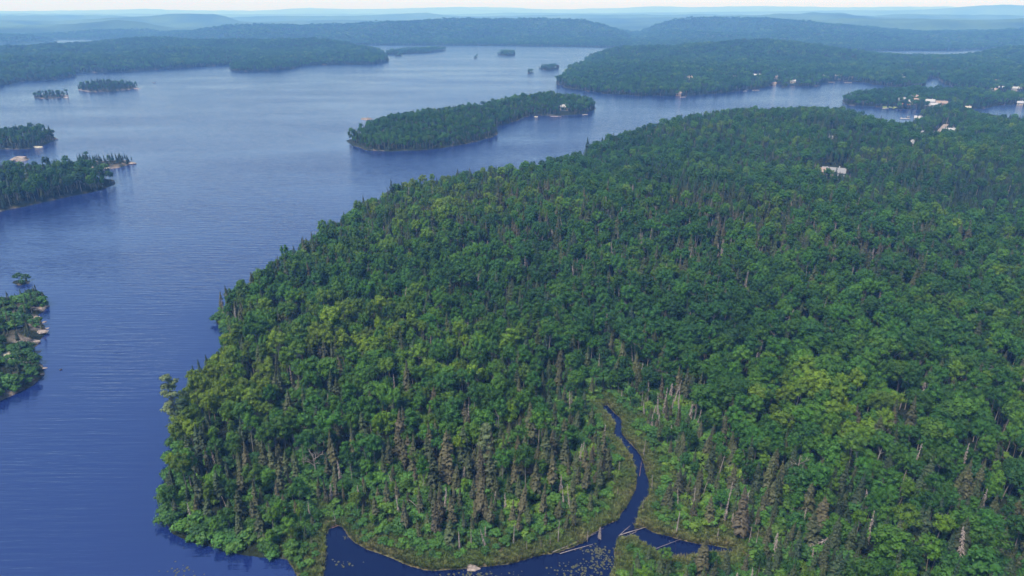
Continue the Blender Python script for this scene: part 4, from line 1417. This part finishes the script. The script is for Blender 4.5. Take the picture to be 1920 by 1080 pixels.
# ------------------------------------------------------------------ rocks
def rock(px, py, sx, sy, sz, label, mat=None, sink=.45, group='granite outcrops on the island shores', zbase=None):
    x, y, zz = on_ground(px, py)
    if px < 95 and py > 540:
        sx, sy, sz = sx * .72, sy * .72, sz * .62
    elif py < 330:
        sx, sy, sz = sx * .6, sy * .8, sz * .6
    r = np.random.RandomState(int(px * 7 + py * 13))
    import bmesh
    bm = bmesh.new()
    bmesh.ops.create_icosphere(bm, subdivisions=3, radius=1)
    off = r.uniform(0, 50, 3)
    dirs = r.normal(size=(9, 3))
    dirs /= np.linalg.norm(dirs, axis=1)[:, None]
    dirs[:, 2] = np.abs(dirs[:, 2])
    cut = r.uniform(.55, .9, 9)
    for v in bm.verts:
        p = np.array(v.co)
        for d_, c_ in zip(dirs, cut):
            e = p @ d_ - c_
            if e > 0:
                p = p - d_ * e * .85
        p = p * (1 + .10 * math.sin(p[0] * 5 + off[0]) * math.cos(p[1] * 6 + off[1]) + .05 * math.sin(p[2] * 13 + off[2]))
        v.co = (p[0] * sx, p[1] * sy, p[2] * sz)
    me = bpy.data.meshes.new('rock')
    bm.to_mesh(me)
    bm.free()
    me.materials.append(mat or M_ROCK)
    o = link('rock', me)
    o.location = (x, y, (zz if zbase is None else zbase) - sz * sink + sz * .3)
    o.rotation_euler = (0, 0, r.uniform(-.5, .5))
    return tag(o, label, 'rock', group)


for (px, py, sx, sy, sz, lab, mt) in (
        (72, 556, 4.5, 1.4, .8, 'flat pinkish granite spit pointing right at the top of the left rocky island', None), (58, 562, 2.6, 1.6, .8, 'granite slab where the pointing spit joins the island', None), (78, 578, 3.2, 2.2, 1.3, 'grey granite slope under the lone bush on the left rocky island', None),
        (86, 573, 2.4, 1.6, .9, 'granite ledge at the pointed corner of the left rocky island', None), (66, 596, 3.0, 2.0, 1.0, 'granite shelf in the notch of the left rocky island', None), (82, 604, 2.0, 1.0, .6, 'low rock beside the second point of the left rocky island', None),
        (76, 622, 4.0, 2.6, 1.5, 'large pink granite dome on the second point of the left rocky island', None), (85, 616, 2.0, 1.4, .8, 'granite ledge on the waterline of the second point', None), (66, 640, 2.4, 2.2, 1.2, 'granite block under the second point, by the dark reflection', None),
        (70, 660, 2.2, 1.8, 1.0, 'dark granite step at the waist of the left rocky island', None), (20, 672, 7.0, 4.0, 1.6, 'broad pale lichen granite outcrop on the left rocky island', M_PALEROCK), (6, 664, 4.0, 3.0, 1.5, 'pale granite hump at the left edge behind the broad outcrop', M_PALEROCK), (36, 682, 4.0, 2.4, 1.2, 'pale granite shelf in front of the broad outcrop', M_PALEROCK), (30, 612, 3.5, 1.6, .8, 'pale granite strip among bushes in the middle of the left rocky island', M_PALEROCK),
        (78, 702, 1.5, 1.0, .7, 'small waterline rock at the lower corner of the left rocky island', None), (84, 690, 1.3, 1.0, .6, 'small boulder at the point of the lower corner', None),
        (886, 1066, 1.9, 1.2, .9, 'rounded grey boulder at the pond edge', None), (626, 978, .8, .6, .6, 'pale boulder in the muddy inlet of the pond', M_PALEROCK), (612, 980, .7, .6, .5, 'smaller dull boulder left of the pale inlet boulder', None),
        (40, 299, 9, 4, 2.2, 'low bare granite shoal behind the left headland', None), (30, 301, 6, 3, 1.6, 'left shoulder of the bare granite shoal', None), (165, 301, 9, 3, 1.4, 'granite ledge at the left end of the spit island', None), (246, 307, 8, 3, 1.4, 'granite tongue ending the spit island on the right', None),
        (196, 317, 9, 3, 1.5, 'pale granite shore in the middle of the spit island', M_PALEROCK), (176, 318, 5, 2.5, 1.4, 'granite ledge on the near shore of the spit island', None), (72, 276, 10, 4, 2.6, 'pale granite bank on the near shore of the upper left island', M_PALEROCK), (100, 261, 8, 3, 1.6, 'granite tip of the upper left island', None),
        (688, 224, 7, 3, 1.5, 'bare rock shoal left of the long island', None), (1005, 219, 5, 3, 2.0, 'pale rock at the notch of the long island shore', M_PALEROCK), (1040, 218, 14, 3, 1.0, 'low rock landing in front of the white cottage', None),
        (125, 183, 10, 4, 1.6, 'pink granite tail of the small far left islet', None), (255, 166, 14, 5, 1.8, 'granite tail of the dark oval islet', None)):
    rock(px, py, sx, sy, sz, lab, mt)
stump = stand(DEADC, 3, 689, 222, 7, 'dark broken stump on the bare shoal left of the long island', 'snag', 0, 1.5)

# ------------------------------------------------------------------ houses, docks, road
WALL = {'white': plain('white_siding', (.25, .245, .24), .6, .06, .6), 'cream': plain('cream_siding', (.27, .24, .19), .6, .08, .6), 'grey': plain('grey_siding', (.30, .31, .34), .7, .1, .6), 'brown': plain('brown_siding', (.20, .13, .09), .7, .15, .6)}
ROOF = {'white': plain('white_roof', (.28, .28, .285), .5, .06, .6), 'grey': plain('grey_shingles', (.26, .26, .28), .8, .15, 1), 'brown': plain('brown_shingles', (.20, .15, .13), .8, .15, 1), 'orange': plain('orange_roof', (.26, .12, .06), .7, .12, 1),
        'steel': plain('pale_metal_roof', (.15, .155, .17), .5, .06, .6), 'cream': plain('cream_roof', (.30, .27, .22), .7, .1, 1)}
M_GLASS = plain('window_glass', (.03, .04, .05), .15, .1)
M_WOOD = plain('dock_planks', (.36, .32, .28), .8, .2, 1.2)


def house(px, py, ln, dp, eh, tz, wcol, rcol, label):
    ln, dp = ln * .88, dp * .88
    x, y, zz = on_ground(px, py)
    e = bpy.data.objects.new('house', None)
    COL.objects.link(e)
    face = math.atan2(-x, y)
    e.location = (x, y, zz - .2)
    e.rotation_euler = (0, 0, face + tz)
    rh = dp * .36
    w_ = MB()
    a, b = ln / 2, dp / 2
    V = [(-a, -b, -1.5), (a, -b, -1.5), (a, b, -1.5), (-a, b, -1.5), (-a, -b, eh), (a, -b, eh), (a, b, eh), (-a, b, eh), (-a, 0, eh + rh - .08), (a, 0, eh + rh - .08)]
    w_.add(V, [(0, 1, 5, 4), (1, 2, 6, 9, 5), (2, 3, 7, 6), (3, 0, 4, 8, 7)])
    link('wall', w_.mesh('wall', WALL[wcol]), e)
    rf = MB()
    ov, th = .55, .18
    sl = rh / b
    for sgn in (-1, 1):
        y0 = sgn * (b + ov)
        z0 = eh - ov * sl
        pts = [(-a - ov, y0, z0), (a + ov, y0, z0), (a + ov, 0, eh + rh), (-a - ov, 0, eh + rh)]
        top = [(p[0], p[1], p[2] + th) for p in pts]
        rf.add(pts + top, [(0, 1, 2, 3), (4, 5, 6, 7), (0, 1, 5, 4), (1, 2, 6, 5), (3, 0, 4, 7)])
    ro = link('roof', rf.mesh('roof', ROOF[rcol]), e)
    ch = MB()
    ch.box((a * .45, b * .3, eh + rh + .2), (.7, .7, 1.8))
    link('chimney', ch.mesh('chimney', WALL['grey']), ro)
    fl = 2 if eh > 6.5 else 1
    for f_ in range(fl):
        nw = max(2, int(ln / 4))
        for k in range(nw):
            wx = -a + ln * (k + .5) / nw
            if f_ == 0 and k == nw // 2:
                dr = MB()
                dr.box((wx, -b - .03, 1.05), (1.0, .1, 2.1))
                link('door', dr.mesh('door', WALL['brown']), e)
                continue
            wi = MB()
            wi.box((wx, -b - .03, 1.6 + 2.9 * f_), (1.5, .1, 1.2))
            link('window', wi.mesh('window', M_GLASS), e)
    return tag(e, label, 'house', 'houses round the far bays')


for (px, py, ln, dp, eh, tz, wc_, rc_, lab, reach) in HOUSES:
    house(px, py, ln, dp, eh, tz, wc_, rc_, lab)


def dock(px, py, ln, wd, rz, label):
    q = pix([(px, py)], .6)[0]
    e = bpy.data.objects.new('dock', None)
    COL.objects.link(e)
    e.location = (q[0], q[1], 0)
    e.rotation_euler = (0, 0, rz)
    d = MB()
    d.box((0, 0, .6), (ln, wd, .18))
    link('deck', d.mesh('deck', M_WOOD), e)
    for sx in (-.45, .45):
        for sy in (-.4, .4):
            pm = MB()
            pm.box((sx * ln, sy * wd, -.4), (.22, .22, 1.8))
            link('post', pm.mesh('post', M_WOOD), e)
    return tag(e, label, 'dock', 'docks on the far shores')


for (px, py, ln, wd, rz, lab) in ((1697, 222, 12, 3, .1, 'long pontoon dock in the small bay'), (1417, 169, 12, 3, .1, 'dock on the far channel shore below the long white house'), (1559, 154, 10, 3, 0, 'dock below the two storey white house'), (1590, 155, 14, 3, .05, 'dock right of the two storey white house'),
                                  (1660, 203, 9, 2.5, .3, 'dock on the sandy point left of the orange boathouse'), (1280, 182, 8, 3, .2, 'dock in front of the brown boathouse'), (1097, 215, 7, 2.5, .4, 'small dock at the right end of the long island'), (1760, 209, 8, 3, .1, 'dock in front of the small white boathouse'), (1898, 177, 12, 3, 0, 'dock on the back channel at right')):
    dock(px, py, ln, wd, rz, lab)


def boat(px, py, ln, rz, label):
    q = pix([(px, py)], .3)[0]
    e = bpy.data.objects.new('motorboat', None)
    COL.objects.link(e)
    e.location = (q[0], q[1], 0)
    e.rotation_euler = (0, 0, rz)
    h_ = MB()
    st = [(-.5, .85, 0), (-.2, 1, 0), (.15, .95, .05), (.38, .6, .18), (.5, .06, .35)]
    V, Fc = [], []
    for (t, b_, up) in st:
        w_ = ln * .17 * b_
        V += [(t * ln, -w_, .55 + up), (t * ln, -w_ * .7, -.12), (t * ln, w_ * .7, -.12), (t * ln, w_, .55 + up), (t * ln, w_ * .8, .3), (t * ln, -w_ * .8, .3)]
    for i in range(4):
        for k in range(6):
            Fc.append((i * 6 + k, i * 6 + (k + 1) % 6, i * 6 + 6 + (k + 1) % 6, i * 6 + 6 + k))
    Fc += [tuple(range(6)), tuple(range(24, 30))]
    h_.add(V, Fc)
    link('hull', h_.mesh('hull', WALL['white']), e)
    c_ = MB()
    c_.box((.05 * ln, 0, .75), (.22 * ln, .2 * ln, .7))
    link('cabin', c_.mesh('cabin', WALL['grey']), e)
    m_ = MB()
    m_.box((-.53 * ln, 0, .5), (.08 * ln, .08 * ln, .9))
    link('outboard_motor', m_.mesh('outboard_motor', M_GLASS), e)
    return tag(e, label, 'boat')


boat(289, 155, 6.5, .2, 'tiny motorboat alone on the upper left lake')
boat(1397, 171, 7, .1, 'white motorboat near the dock on the far channel shore')
boat(1703, 219, 6, .5, 'white motorboat moored inside the pontoon dock')
boat(1690, 221, 5.5, 1.2, 'small white motorboat moored left of the pontoon dock')

# bird on the water
x, y = pix([(114, 693)], .1)[0]
bd = MB()
prof = [(-.45, .03, .10), (-.32, .12, .10), (-.1, .19, .08), (.12, .17, .09), (.27, .09, .14), (.33, .065, .26), (.36, .06, .38), (.43, .06, .42), (.5, .03, .40), (.62, .008, .38)]
bd.tube([(a, 0, c_) for a, b_, c_ in prof], [b_ for a, b_, c_ in prof], 9)
M_BIRD = plain('dark_plumage', (.03, .03, .035), .6, .2, 4)
o = link('bird', bd.mesh('bird', M_BIRD, True))
o.location = (x, y, 0)
o.rotation_euler = (0, 0, .3)
o.scale = (1.3, 1.3, 1.3)
tag(o, 'dark water bird swimming alone off the left rocky island', 'bird')


def draped(name, px, width, mat, lift, label):
    c_ = pix(px, 1.0)
    V, Fc = [], []
    pts = []
    for i in range(len(c_) - 1):
        for t in np.linspace(0, 1, 7)[:-1]:
            pts.append(c_[i] * (1 - t) + c_[i + 1] * t)
    pts.append(c_[-1])
    pts = np.array(pts)
    for i, p in enumerate(pts):
        d = pts[min(i + 1, len(pts) - 1)] - pts[max(0, i - 1)]
        d /= np.linalg.norm(d)
        nn_ = np.array([-d[1], d[0]])
        for k in (-1, -.5, 0, .5, 1):
            q = p + nn_ * width * .5 * k
            V.append(q)
    V = np.array(V)
    zz = height_at(V) + lift
    for i in range(len(pts) - 1):
        for k in range(4):
            a = i * 5 + k
            Fc.append((a, a + 5, a + 6, a + 1))
    o = link(name, new_mesh(name, np.column_stack([V, zz]), Fc, [mat]))
    return tag(o, label, kind='structure')


M_GRAVEL = plain('gravel_road', (.20, .17, .16), .95, .15, .4)
M_SAND = plain('sandy_clearing', (.40, .34, .27), .95, .2, .3)
M_LAWN = plain('mown_lawn', (.12, .15, .05), .95, .2, .3)
draped('road', ROADPX, 5, M_GRAVEL, .35, 'pale gravel road through the trees near the bay')
draped('clearing', [(1408, 130), (1412, 127), (1418, 124)], 22, M_SAND, .5, 'sandy bare clearing on the wooded slope across the channel')
draped('clearing', [(1286, 157), (1290, 155), (1295, 152)], 12, M_SAND, .5, 'bare granite and sand patch on the slope left of the channel')
draped('lawn', [(1655, 200), (1668, 200.5), (1680, 202)], 9, M_LAWN, .3, 'mown lawn on the point of the village island')
